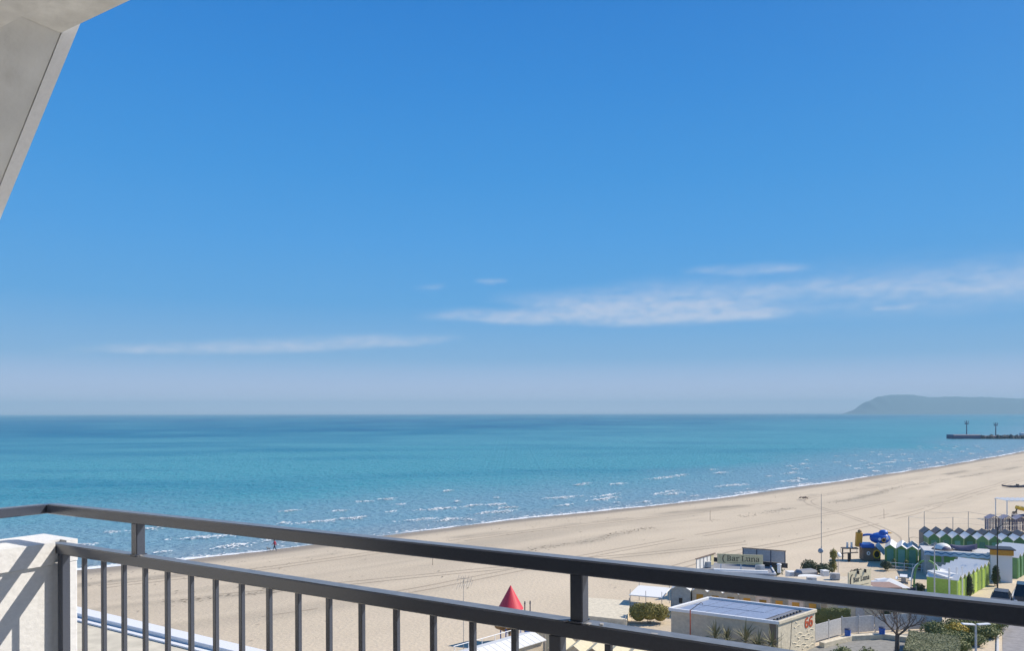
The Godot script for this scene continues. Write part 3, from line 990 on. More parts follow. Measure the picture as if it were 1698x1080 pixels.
func on_the_sand() -> void:
	var st := mb()
	var k := 0
	for q in [[-10.6, -102.4, 1.5, "thin wooden stake standing alone on the sand, nearest the railing corner"], [37.3, -144.9, 1.5, "thin wooden stake on the sand close to the waterline"], [69.7, -144.1, 1.9, "thin dark stake on the sand left of the net poles"]]:
		st = mb(); tube(st, Vector3(0, -.3, 0), Vector3(.03, q[2], .02), .035, .028, 6)
		var o := obj("wooden_stake", st, M.brown)
		tag(o, q[3], "stake", "stakes in the sand")
		o.position = Vector3(q[0], 1.0, q[1])
		o.rotation.y = k * 1.3
		k += 1
	# heap washed up on the sand
	st = mb()
	for i in 16:
		bx(st, Vector3(rng.randfn(0, .45), .02 + .22 * rng.randf(), rng.randfn(0, .25)), Vector3(rng.randf_range(.3, 1.1), rng.randf_range(.08, .2), rng.randf_range(.1, .25)), .02, Basis.from_euler(Vector3(rng.randf() * .6, rng.randf() * 3, rng.randfn(0, .35))))
	var heap := obj("driftwood_heap", st, M.brown)
	tag(heap, "dark heap of driftwood lying alone on the open sand", "driftwood")
	heap.position = Vector3(68.4, 1.0, -179.6)
	# rowing catamaran pulled up on the sand
	var t := thing("rowing_catamaran", "dark twin-hulled rowing boat lying on the sand at the right", "boat", Vector3(133.6, 1.0, -204.0), 0.05)
	for s in [-1.0, 1.0]:
		st = mb()
		var prev := []
		for i in 13:
			var f := i / 12.0 * 2.0 - 1.0
			var w := .26 * (1.0 - pow(absf(f), 2.6)) + .02
			var sheer := .42 + .30 * pow(absf(f), 3.0)
			var ring := []
			for p in [[-1, sheer], [-1, sheer - .16], [-.55, .05 + .28 * pow(absf(f), 3)], [.55, .05 + .28 * pow(absf(f), 3)], [1, sheer - .16], [1, sheer]]: ring.append(Vector3(f * 3.4, p[1], s * .62 + p[0] * w))
			if prev:
				for j in 6: quad(st, prev[j], ring[j], ring[(j + 1) % 6], prev[(j + 1) % 6], (ring[j] + ring[(j + 1) % 6]) / 2 - Vector3(f * 3.4, .3, s * .62))
			prev = ring
		obj("hull", st, M.navy, t)
	for x in [-1.0, .1, 1.1]:
		st = mb(); bx(st, Vector3(x, .50, 0), Vector3(.22, .07, 1.6), .01)
		obj("crossbeam", st, M.brown, t)
	st = mb(); bx(st, Vector3(.5, .72, 0), Vector3(.5, .36, .7), .03)
	obj("seat", st, M.brown, t)
	# radio mast with a dish
	t = thing("mast", "tall thin grey mast standing behind the beach bar", "mast", Vector3(38.6, 1.0, -96.0))
	st = mb(); tube(st, Vector3(0, -.2, 0), Vector3(0, 9.8, 0), .05, .028, 8)
	obj("pole", st, M.steel, t)
	for y in [3.1, 6.2]:
		st = mb(); tube(st, Vector3(0, y, 0), Vector3(0, y + .12, 0), .075, -1, 8)
		obj("collar", st, M.steel, t)
	dish(Vector3(38.5, 3.62, -95.8), -.7, "round grey satellite dish clamped to the tall mast", false)
	dish(Vector3(39.5, 1.0, -93.2), .5, "white satellite dish on its own post right of the tall mast", true)
	# thin television aerial
	t = thing("television_aerial", "thin television aerial on a mast above the sand, left of the red cone roof", "aerial", Vector3(-3.94, 1.0, -62.0))
	st = mb(); tube(st, Vector3(0, -.2, 0), Vector3(0, 6.8, 0), .028, .018, 6)
	obj("pole", st, M.steel, t)
	for q in [[6.6, .35, 5], [6.1, -.5, 7]]:
		st = mb()
		tube(st, Vector3(-.45, q[0], -q[1]), Vector3(.65, q[0] + .05, q[1]), .012, .012, 5)
		for i in int(q[2]):
			var f: float = i / (q[2] - 1.0)
			var p := Vector3(-.45, q[0], -q[1]).lerp(Vector3(.65, q[0] + .05, q[1]), f)
			tube(st, p + Vector3(-.08, -.28, 0), p + Vector3(.08, .28, .05), .010, .010, 5)
		obj("antenna", st, M.steel, t)

func dish(at: Vector3, yaw: float, label: String, post: bool) -> void:
	var t := thing("satellite_dish", label, "satellite dish", at, yaw)
	var h := 2.6 if post else 0.0
	var tilt := Basis(Vector3.RIGHT, PI / 2 - .45)
	var st := mb()
	ball(st, Vector3(0, h + .16, .2), Vector3(.34, .09, .34), 16, 4, -PI / 2 + .02, tilt.rotated(Vector3.RIGHT, PI))
	obj("dish", st, M.grey_screen if not post else M.white_metal, t)
	st = mb(); tube(st, Vector3(0, h - .15, .2), Vector3(0, h + .05, .75), .015, .015, 5)
	bx(st, Vector3(0, h + .07, .78), Vector3(.08, .08, .12))
	obj("feed_arm", st, M.steel, t)
	st = mb()
	if post: tube(st, Vector3(0, -.1, 0), Vector3(0, h + .1, 0), .035, .03, 6)
	else: bx(st, Vector3(0.03, 0, .08), Vector3(.12, .2, .2))
	obj("post" if post else "clamp", st, M.steel, t)

func bar() -> void:
	# the white bar: flat roof with a railed terrace, name board, windbreak of dark glass
	var yw := yaw_of(.977, .21)
	var t := thing("beach_bar", "low white beach bar with flat roof below the olive name board", "building", Vector3(20.0, 1.0, -82.6), yw)
	var st := mb(); bx(st, Vector3(3.9, 1.4, -2.6), Vector3(7.6, 2.8, 5.0))
	obj("wall", st, M.white_paint, t)
	st = mb(); bx(st, Vector3(3.9, 2.86, -2.6), Vector3(8.1, .14, 5.5), .02)
	obj("roof", st, M.grey_tarp, t)
	for q in [[Vector3(3.9, 3.0, .06), Vector3(8.1, .16, .14)], [Vector3(-.08, 3.0, -2.6), Vector3(.14, .16, 5.2)], [Vector3(7.88, 3.0, -2.6), Vector3(.14, .16, 5.2)]]:
		st = mb(); bx(st, q[0], q[1], .01)
		obj("parapet", st, M.white_paint, t)
	for i in 3:
		st = mb(); bx(st, Vector3(1.4 + 2.4 * i, 1.35, .0), Vector3(1.5, 1.3, .06))
		obj("window", st, M.glass, t)
	st = mb(); tube(st, Vector3(8.4, 2.9, -1.2), Vector3(8.4, 3.75, -1.2), .2, .2, 10)
	tube(st, Vector3(8.4, 3.75, -1.2), Vector3(8.4, 3.86, -1.2), .27, .22, 10)
	obj("chimney", st, M.white_paint, t)
	st = mb(); bx(st, Vector3(4.4, 3.05, -.7), Vector3(5.6, .20, .5), .03)
	obj("duct", st, M.white_metal, t)
	# name board
	t = thing("bar_sign", "olive name board with crescent and dark lettering on the bar roof", "sign", Vector3(22.4, 3.9, -83.7), yw)
	st = mb(); bx(st, Vector3(2.3, 1.20, 0), Vector3(4.75, 1.08, .10), .01)
	obj("board", st, M.sign_olive, t)
	for x in [.3, 2.4, 4.35]:
		st = mb(); bx(st, Vector3(x, .33, -.02), Vector3(.10, .66, .08))
		obj("post", st, M.white_metal, t)
	st = mb(); crescent(st, Vector2(.72, 1.22), .43, .052)
	bx(st, Vector3(2.5, .82, .062), Vector3(2.6, .025, .015))
	obj("crescent", st, M.print, t)
	text("lettering", "Bar Luna", .56, Vector3(2.62, 1.26, .065), Basis(), M.print, t)
	# side return of the board and the white fence panels left of it
	t = thing("white_fence", "white panelled fence with dark sloping top rail left of the bar sign", "fence", Vector3(19.8, 3.85, -82.9), yaw_of(.66, -.75))
	for i in 5:
		st = mb(); bx(st, Vector3(.48 + .82 * i, .72, 0), Vector3(.74, 1.15, .04), .005)
		obj("panel", st, M.white_roof if i < 4 else M.sign_olive, t)
		st = mb(); bx(st, Vector3(.07 + .82 * i, .66, .03), Vector3(.07, 1.32, .07))
		obj("post", st, M.steel, t)
	st = mb(); bx(st, Vector3(2.2, 1.36, .02), Vector3(4.5, .10, .14))
	obj("top_rail", st, M.brown, t)
	# windbreak
	t = thing("glass_windbreak", "grey glass windbreak of tall panels in dark frames behind the bar sign", "windbreak", Vector3(25.9, 3.93, -86.4), yaw_of(.88, .46))
	for i in 3:
		st = mb(); bx(st, Vector3(.78 + 1.5 * i, 1.17, 0), Vector3(1.40, 1.26, .03))
		obj("pane", st, M.grey_screen, t)
	st = mb(); bx(st, Vector3(.6, .26, 0), Vector3(8.4, .52, .05))
	obj("kick_wall", st, M.black, t)
	for i in 4:
		st = mb(); bx(st, Vector3(.03 + 1.5 * i, .92, 0), Vector3(.09, 1.84, .09))
		obj("post", st, M.navy, t)
	st = mb(); bx(st, Vector3(2.28, 1.86, 0), Vector3(4.7, .09, .10))
	obj("top_rail", st, M.brown, t)
	# clutter to the right of the bar roof
	t = thing("covered_furniture", "stack of garden furniture under a grey cover behind the bar", "furniture", Vector3(34.2, 1.0, -89.5), .3)
	st = mb(); bx(st, Vector3(0, .85, 0), Vector3(2.5, 1.7, 1.4), .25)
	obj("cover", st, M.grey_tarp, t)
	st = mb(); bx(st, Vector3(1.0, .88, .72), Vector3(.12, 1.6, .04))
	obj("strap", st, M.brown, t)
	for q in [[32.6, -90.0, .9, 1.3, "squat white cool box left of the covered furniture"], [36.4, -89.6, .75, 1.5, "upright white cool box right of the covered furniture"]]:
		t = thing("cool_box", q[4], "box", Vector3(q[0], 1.0, q[1]), .2, "white boxes behind the bar")
		st = mb(); bx(st, Vector3(0, q[3] / 2, 0), Vector3(q[2], q[3], q[2]), .05)
		obj("body", st, M.white_metal, t)
		st = mb(); bx(st, Vector3(0, q[3] + .05, 0), Vector3(q[2] + .06, .09, q[2] + .06), .02)
		obj("lid", st, M.white_roof, t)
	t = thing("white_parasol_base", "low white round platform in front of the covered furniture", "platform", Vector3(33.6, 1.0, -86.5))
	st = mb(); tube(st, Vector3.ZERO, Vector3(0, 1.5, 0), 1.5, 1.4, 18)
	obj("drum", st, M.white_roof, t)
	# shrubs behind the bar
	var dark := [[31.8, -93.0, 1.0, 1.5], [36.5, -94.5, 1.1, 1.8], [38.0, -93.8, 1.2, 1.5], [41.5, -92.0, 1.0, 1.2]]
	var where := ["dark shrub left of the covered furniture behind the bar", "dark shrub just left of the tall mast's foot", "broad dark shrub at the tall mast's foot", "dark shrub between the white dish and the cream sign"]
	for i in 4:
		var q: Array = dark[i]
		foliage("dark_shrub", where[i], "shrub", Vector3(q[0], 1.0, q[1]), "leaf_dark", 520, .11, [blob(Vector3(0, q[3] * .52, 0), Vector3(q[2], q[3] * .5, .8))], "shrubs behind the bar")
	foliage("cone_shrub", "tall olive brush-topped shrub right of the mast", "shrub", Vector3(39.6, 1.0, -95.0), "leaf_olive", 700, .10, [blob(Vector3(0, .9, 0), Vector3(.5, .9, .5)), blob(Vector3(.1, 2.3, 0), Vector3(.45, .8, .45))])
	# machines on the roofs
	for q in [[21.4, 3.94, -84.6, "air conditioner on the bar roof behind the white fence"], [26.6, 3.94, -82.6, "air conditioner on the bar roof right of the sign"], [30.2, 3.67, -77.6, "air conditioner on the grey roof left of the cream sign"], [33.4, 3.67, -79.6, "air conditioner on the grey roof behind the cream sign"]]:
		t = thing("air_conditioner", q[3], "air conditioner", Vector3(q[0], q[1], q[2]), -.25, "air conditioners on the bar roofs")
		st = mb(); bx(st, Vector3(0, .36, 0), Vector3(.95, .64, .42), .02)
		obj("case", st, M.fence_white, t)
		st = mb(); tube(st, Vector3(-.16, .36, .21), Vector3(-.16, .36, .235), .25, .24, 16)
		obj("fan_grille", st, M.steel, t)
		st = mb()
		for x in [-.36, .36]: bx(st, Vector3(x, .02, 0), Vector3(.08, .05, .5))
		obj("foot", st, M.black, t)
	# second building with the cream sign
	t = thing("snack_bar", "low grey roofed building under the cream name board", "building", Vector3(27.5, 1.0, -76.5), yaw_of(.93, -.02))
	st = mb(); bx(st, Vector3(4.2, 1.25, -2.0), Vector3(8.0, 2.5, 4.6))
	obj("wall", st, M.grey_beige, t)
	st = mb(); bx(st, Vector3(4.2, 2.58, -2.0), Vector3(8.5, .16, 5.2), .02)
	obj("roof", st, M.grey_beige, t)
	st = mb(); bx(st, Vector3(9.8, 2.45, -1.2), Vector3(3.2, .14, 2.6), .02)
	obj("porch_roof", st, M.pink_brown, t)
	for x in [8.5, 11.2]:
		st = mb(); bx(st, Vector3(x, 1.2, 0), Vector3(.12, 2.4, .12))
		obj("porch_post", st, M.white_metal, t)
	t = thing("cream_sign", "cream name board with crescent and script facing the street", "sign", Vector3(32.5, 3.6, -74.4), yaw_of(.82, -.57))
	st = mb(); bx(st, Vector3(1.95, .95, 0), Vector3(3.9, 1.85, .10), .01)
	obj("board", st, M.cream, t)
	st = mb(); crescent(st, Vector2(.62, .98), .66, .052)
	bx(st, Vector3(2.3, .42, .062), Vector3(2.3, .03, .015))
	obj("crescent", st, M.print, t)
	text("lettering", "Bar Luna", .46, Vector3(2.2, 1.05, .065), Basis(), M.print, t)
	for q in [[1.5, .3], [2.75, .45]]:
		st = mb(); bx(st, Vector3(q[0], 1.75, .11), Vector3(.10, .34, .22))
		obj("spotlight", st, M.black, t)
	for x in [.3, 3.6]:
		st = mb(); bx(st, Vector3(x, -.2, -.08), Vector3(.10, .9, .08))
		obj("post", st, M.steel, t)

func cabins() -> void:
	# beige cabins with ochre doors
	var yw := yaw_of(.929, .37)
	var c := cabin("beige_cabin", "first beige cabin with an ochre door from the left, behind the panelled roof", Vector3(18.39, 1, -75.4), yw, 1.47, 2.3, 2.45, 3.0, "grey_beige", "ochre", "grey_beige", "white_roof", "row of beige cabins with ochre doors", .64, 2.12)
	row(c, 8, Vector3(1.367, 0, .544), "%s beige cabin with an ochre door from the left, behind the panelled roof")
	c = cabin("store_cabin", "wide grey storage cabin with a dark window left of the ochre doors", Vector3(16.65, 1, -76.05), yw, 1.95, 2.3, 2.45, 3.0, "grey_wall", "black", "grey_wall", "white_roof", "", .34, .5)
	(c.get_node("door") as Node3D).position.y = 1.1
	c.get_node("door").name = "window"
	# green rows
	c = cabin("green_cabin", "first green cabin from the left in the front row, beside the play structure", Vector3(49.2, 1, -100.1), yaw_of(.88, .47), 1.3, 4.6, 2.3, 2.75, "green_paint", "teal_paint", "lime_pale", "white_roof", "front row of green cabins", .78, 2.2)
	row(c, 5, Vector3(1.144, 0, .611), "%s green cabin from the left in the front row, beside the play structure")
	var t := thing("grey_shade_sail", "grey tarpaulin slung over the roofs of the front green cabins", "tarpaulin", Vector3(54.2, 3.95, -101.0), -.49)
	var st := mb()
	var p := []
	for j in 5:
		for i in 7: p.append(Vector3(i * .72 - 1.9, .42 * sin(i * 1.1 + .4) * .5 + .12 * j + .1, -1.6 + j * .8))
	for j in 4:
		for i in 6:
			quad(st, p[j * 7 + i], p[j * 7 + i + 1], p[j * 7 + i + 8], p[j * 7 + i + 7], Vector3.UP)
			quad(st, p[j * 7 + i] - Vector3(0, .02, 0), p[j * 7 + i + 1] - Vector3(0, .02, 0), p[j * 7 + i + 8] - Vector3(0, .02, 0), p[j * 7 + i + 7] - Vector3(0, .02, 0), Vector3.DOWN)
	obj("sheet", st, M.grey_tarp, t)
	for q in [Vector3(-1.8, -.35, 1.4), Vector3(2.2, -.35, 1.4), Vector3(-1.8, -.35, -1.4), Vector3(2.2, -.35, -1.4)]:
		st = mb(); bx(st, q, Vector3(.06, 1.0, .06))
		obj("prop", st, M.steel, t)
	yw = yaw_of(1.44, .42)
	c = cabin("green_cabin", "first green cabin from the left in the middle row, under the net poles", Vector3(59.1, 1, -107.8), yw, 1.5, 2.6, 2.35, 3.0, "green_dark", "teal_paint", "lime_pale", "white_roof", "middle row of green cabins", .7, 2.0)
	row(c, 9, Vector3(1.44, 0, .42), "%s green cabin from the left in the middle row, under the net poles")
	c = cabin("taupe_cabin", "first taupe cabin from the left in the back row, its gable above the green ones", Vector3(60.6, 1, -111.9), yw, 1.5, 2.6, 2.3, 3.0, "taupe", "brown", "taupe", "taupe", "back row of taupe cabins", .7, 2.0)
	row(c, 9, Vector3(1.44, 0, .42), "%s taupe cabin from the left in the back row, its gable above the green ones")
	# cream cabins nearest to us
	yw = yaw_of(.91, .41)
	c = cabin("cream_cabin", "first cream cabin from the left in the row seen under the railing", Vector3(3.3, 1, -58.2), yw, 1.46, 2.4, 2.0, 2.5, "grey_beige", "tan", "cream", "cream", "cream cabins nearest the railing", .7, 1.8)
	row(c, 6, Vector3(1.33, 0, .60), "%s cream cabin from the left in the row seen under the railing")
	t = thing("slat_fence", "beige fence of upright boards behind the cream cabins", "fence", Vector3(1.6, 1.0, -64.2), yaw_of(.92, .39))
	for i in 14:
		st = mb(); bx(st, Vector3(.15 + i * .32, .95, 0), Vector3(.29, 1.9 + .03 * (i % 3), .05), .005)
		obj("board", st, M.cream if i % 3 else M.grey_beige, t)
	# lilac lattice gazebos
	for i in 3:
		t = thing("lattice_gazebo", "%s lilac-grey lattice gazebo from the left beyond the green cabins" % nth(i), "gazebo", Vector3(80.6 + 1.95 * i, 1.0, -128.4 + .5 * i), -.2, "lattice gazebos")
		for q in [[-.85, 0], [.85, 0], [-.85, -1.7], [.85, -1.7]]:
			st = mb(); bx(st, Vector3(q[0], 1.05, q[1]), Vector3(.10, 2.1, .10))
			obj("post", st, M.purple, t)
		for s in [-1.0, 1.0]:
			st = mb()
			prism(st, PackedVector2Array([Vector2(s * .003, 2.72), Vector2(s * 1.0, 2.12), Vector2(s * 1.0, 2.19), Vector2(s * .003, 2.79)]), -1.9, .15)
			obj("roof_panel", st, M.lilac if s < 0 else M.white_roof, t)
			st = mb()
			for k in 6:
				bx(st, Vector3(s * .86, .35 + .33 * k, -.85), Vector3(.03, .05, 1.6))
				bx(st, Vector3(s * .86, 1.05, -1.55 + .28 * k), Vector3(.035, 1.9, .05))
			obj("side_lattice", st, M.lilac, t)
		st = mb()
		for k in 7: bx(st, Vector3(-.72 + .24 * k, 1.2, -1.72), Vector3(.13, 2.2, .03))
		for k in 3: bx(st, Vector3(0, .5 + .7 * k, -1.69), Vector3(1.66, .09, .03))
		obj("back_lattice", st, M.lilac, t)
	# poles and cables of the ball court
	t = thing("ball_court_cage", "tall thin poles with cables round the ball court behind the green cabins", "net", Vector3(58.8, 1.0, -114.0))
	var tops := [Vector3(0, 4.5, 0), Vector3(6.6, 4.4, -.1), Vector3(13.6, 4.3, .0), Vector3(4.6, 4.75, -4.3), Vector3(11.2, 4.7, -4.0), Vector3(15.0, 4.6, -2.0), Vector3(20.5, 4.5, -4.5)]
	for q in tops:
		st = mb(); tube(st, Vector3(q.x, -.2, q.z), q, .05, .04, 6)
		obj("pole", st, M.steel, t)
	for q in [[0, 1], [1, 2], [0, 3], [3, 4], [4, 5], [5, 6], [2, 5]]:
		for f in [1.0, .62]:
			st = mb()
			var a: Vector3 = tops[q[0]] * Vector3(1, f, 1)
			var b: Vector3 = tops[q[1]] * Vector3(1, f, 1)
			var last := a
			for k in range(1, 7):
				var m := a.lerp(b, k / 6.0) - Vector3(0, .22 * sin(PI * k / 6.0) * f, 0)
				tube(st, last, m, .018 if f == 1.0 else .012, -1, 4)
				last = m
			obj("cable", st, M.steel, t)

func playthings() -> void:
	# climbing tower with a red cone roof
	var t := thing("play_tower", "playground tower with a red cone roof and a tan spiral slide", "play tower", Vector3(-.15, 1.0, -67.0), .35)
	var st := mb()
	tube(st, Vector3(0, 2.95, 0), Vector3(0, 4.95, 0), 1.12, .03, 24)
	obj("cone_roof", st, M.red, t)
	for q in [[-.68, -.68], [.68, -.68], [.68, .68], [-.68, .68]]:
		st = mb(); tube(st, Vector3(q[0], -.1, q[1]), Vector3(q[0], 3.1, q[1]), .055, -1, 8)
		obj("post", st, M.blue, t)
	st = mb(); bx(st, Vector3(0, 1.45, 0), Vector3(1.5, .10, 1.5), .02)
	obj("deck", st, M.tan, t)
	for q in [[Vector3(0, 1.85, .70), Vector3(1.2, .6, .05), "blue"], [Vector3(.70, 1.85, 0), Vector3(.05, .6, 1.2), "red"], [Vector3(-.70, 1.85, 0), Vector3(.05, .6, 1.2), "yellow"]]:
		st = mb(); bx(st, q[0], q[1], .015)
		obj("guard_panel", st, M[q[2]], t)
	st = mb()
	var pts := []
	for i in 19:
		var a := 2.2 + i * .36
		pts.append(Vector3(-.75 + .62 * cos(a), 2.0 - .095 * i, .55 + .62 * sin(a)))
	path_tube(st, pts, .27, 10)
	obj("spiral_slide", st, M.tan, t)
	for x in [1.25, 1.75]:
		st = mb(); tube(st, Vector3(x, -.1, .2), Vector3(x, 3.25, .2), .05, -1, 8)
		tube(st, Vector3(x, 3.25, .2), Vector3(x, 3.5, .2), .075, .05, 8)
		obj("climbing_post", st, M.navy, t)
	st = mb(); bx(st, Vector3(2.1, .95, .5), Vector3(.6, 1.0, .06), .02)
	obj("side_panel", st, M.red, t)
	st = mb(); bx(st, Vector3(1.5, .8, .3), Vector3(.55, 1.2, .06), .02)
	obj("side_panel", st, M.blue, t)
	# white shed roof in front of it
	t = thing("white_shed", "white roofed shed with a railing seen between the balusters", "shed", Vector3(-.9, 1.0, -57.9), yaw_of(.71, -.70))
	st = mb(); bx(st, Vector3(0, 1.2, 0), Vector3(7.0, 2.4, 2.2))
	obj("wall", st, M.grey_beige, t)
	for s in [-1.0, 1.0]:
		st = mb()
		for k in 12:
			var x := -3.65 + .61 * k
			prism(st, PackedVector2Array([Vector2(s * .01, 2.72), Vector2(s * 1.35, 2.36), Vector2(s * 1.35, 2.42), Vector2(s * .01, 2.78)]), x, x + .57, Basis(Vector3(0, 0, 1), Vector3.UP, Vector3(1, 0, 0)))
		obj("roof_panel", st, M.white_roof, t)
	st = mb()
	tube(st, Vector3(-3.6, 2.9, -1.2), Vector3(3.4, 2.9, -1.2), .03, -1, 6)
	for k in 6: tube(st, Vector3(-3.5 + 1.36 * k, 2.4, -1.2), Vector3(-3.5 + 1.36 * k, 2.9, -1.2), .025, -1, 6)
	obj("roof_rail", st, M.white_metal, t)
	# blue play structure on the sand
	t = thing("play_ship", "blue and brown play structure with an orange post and round porthole", "play structure", Vector3(48.3, 1.0, -103.4), -.12)
	st = mb(); bx(st, Vector3(0, .9, -.6), Vector3(2.3, 1.8, 1.6), .12)
	obj("base_box", st, M.brown, t)
	for q in [[.62, .95, .42], [-.45, 1.05, .16]]:
		st = mb()
		for i in 18:
			var a := TAU * i / 18
			var b := TAU * (i + 1) / 18
			tube(st, Vector3(q[0] + q[2] * cos(a), q[1] + q[2] * 1.25 * sin(a), .24), Vector3(q[0] + q[2] * cos(b), q[1] + q[2] * 1.25 * sin(b), .24), .09, -1, 6)
		obj("porthole_rim", st, M.yellow if q[2] > .2 else M.white_metal, t)
		st = mb(); tube(st, Vector3(q[0], q[1], .19), Vector3(q[0], q[1], .225), q[2] * .98, -1, 16)
		obj("porthole", st, M.black, t)
	st = mb(); bx(st, Vector3(-.55, 2.05, -.5), Vector3(1.7, .55, 1.8), .08)
	obj("deck", st, M.blue, t)
	st = mb(); bx(st, Vector3(-1.40, 2.75, -.7), Vector3(.78, 1.95, .62), .06, Basis(Vector3.BACK, -.06))
	obj("orange_post", st, M.orange, t)
	st = mb(); ball(st, Vector3(-1.28, 3.85, -.7), Vector3(.28, .26, .28), 10, 6)
	obj("post_cap", st, M.tan, t)
	st = mb()
	ball(st, Vector3(1.3, 3.0, -.6), Vector3(1.35, .78, .75), 18, 10)
	obj("blue_shell", st, M.blue, t)
	st = mb(); ball(st, Vector3(1.75, 3.72, -.6), Vector3(.62, .42, .5), 14, 8)
	obj("blue_dome", st, M.blue, t)
	st = mb(); tube(st, Vector3(2.2, 3.78, -.5), Vector3(2.85, 3.72, -.4), .16, .02, 8)
	obj("spout", st, M.orange, t)
	st = mb()
	pts = []
	for i in 9: pts.append(Vector3(-1.15 + i * .28, 3.28 + .16 * sin(i * .45), -.6))
	path_tube(st, pts, .16, 8)
	obj("arched_beam", st, M.blue, t)
	for q in [[1.02, 2.95, .20, "white_metal"], [1.55, 2.85, .30, "orange"], [2.0, 3.1, .2, "white_metal"]]:
		st = mb(); tube(st, Vector3(q[0], q[1], .06), Vector3(q[0], q[1], .17), q[2], q[2] * .9, 14)
		obj("round_window", st, M[q[3]], t)
	st = mb(); tube(st, Vector3(1.55, 2.85, .17), Vector3(1.55, 2.85, .20), .19, -1, 12)
	obj("window_hole", st, M.black, t)
	st = mb()
	bx(st, Vector3(1.05, 1.75, .55), Vector3(.62, 1.75, .08), .03, Basis(Vector3.BACK, .7))
	obj("slide", st, M.blue_light, t)
	st = mb(); bx(st, Vector3(-2.6, 1.55, -.7), Vector3(2.1, .12, .9), .02)
	obj("side_deck", st, M.brown, t)
	for x in [-3.5, -2.5]:
		st = mb(); bx(st, Vector3(x, .75, -.7), Vector3(.14, 1.5, .14))
		obj("deck_post", st, M.black, t)
	for x in [-2.9, -2.35]:
		st = mb(); tube(st, Vector3(x, 1.6, -.7), Vector3(x, 2.35, -.7), .16, .14, 8)
		obj("bollard", st, M.white_metal, t)
	t = thing("seesaw", "dark seesaw on the sand left of the blue play structure", "seesaw", Vector3(45.1, 1.0, -103.0), .05)
	st = mb(); bx(st, Vector3(0, 1.15, 0), Vector3(2.5, .10, .25), .02, Basis(Vector3.BACK, .05))
	obj("beam", st, M.black, t)
	st = mb(); bx(st, Vector3(0, .6, 0), Vector3(.26, 1.2, .3), .03)
	obj("pivot", st, M.black, t)
	st = mb()
	for x in [-1.1, 1.1]: tube(st, Vector3(x, 1.15, 0), Vector3(x, 1.75, 0), .03, -1, 6)
	obj("handle", st, M.steel, t)
	# white pergola with a yellow slide further off
	t = thing("white_pergola", "white slatted pergola over the far playground at the right edge", "pergola", Vector3(91.0, 1.0, -141.4), -.1)
	for q in [[0, 0], [6.5, 0], [0, -4], [6.5, -4]]:
		st = mb(); bx(st, Vector3(q[0], 1.8, q[1]), Vector3(.14, 3.6, .14))
		obj("post", st, M.white_metal, t)
	for z in [0.0, -4.0]:
		st = mb(); bx(st, Vector3(3.25, 3.62, z), Vector3(6.9, .10, .12))
		obj("beam", st, M.white_metal, t)
	for k in 8:
		st = mb(); bx(st, Vector3(.15 + .9 * k, 3.78, -2.0), Vector3(.52, .05, 4.4), 0, Basis(Vector3.BACK, .35))
		obj("slat", st, M.white_roof, t)
	t = thing("yellow_slide", "yellow playground slide on a purple base under the pergola", "slide", Vector3(93.5, 1.0, -141.2), -.1)
	st = mb(); bx(st, Vector3(0, .6, 0), Vector3(2.6, 1.2, 1.8), .05)
	obj("base", st, M.purple, t)
	st = mb()
	pts = []
	for i in 9: pts.append(Vector3(-1.0 + .32 * i, 2.5 - .05 * i * (1 + .1 * i), .2))
	path_tube(st, pts, .38, 10)
	obj("chute", st, M.yellow, t)
	for x in [-.9, .9]:
		st = mb(); tube(st, Vector3(x, 1.1, .2), Vector3(x, 2.3, .2), .07, -1, 6)
		obj("post", st, M.brown, t)
	t = thing("spring_horse", "brown rocking horse on a post left of the yellow slide", "rocking horse", Vector3(91.9, 1.0, -140.8), .1)
	st = mb()
	ball(st, Vector3(0, 1.6, 0), Vector3(.42, .22, .18), 12, 6)
	tube(st, Vector3(.3, 1.65, 0), Vector3(.6, 2.25, 0), .14, .10, 8)
	ball(st, Vector3(.72, 2.25, 0), Vector3(.24, .12, .11), 10, 6, -PI / 2, Basis(Vector3.BACK, -.4))
	obj("body", st, M.brown, t)
	st = mb(); tube(st, Vector3(0, -.1, 0), Vector3(0, 1.45, 0), .08, -1, 8)
	obj("spring", st, M.steel, t)

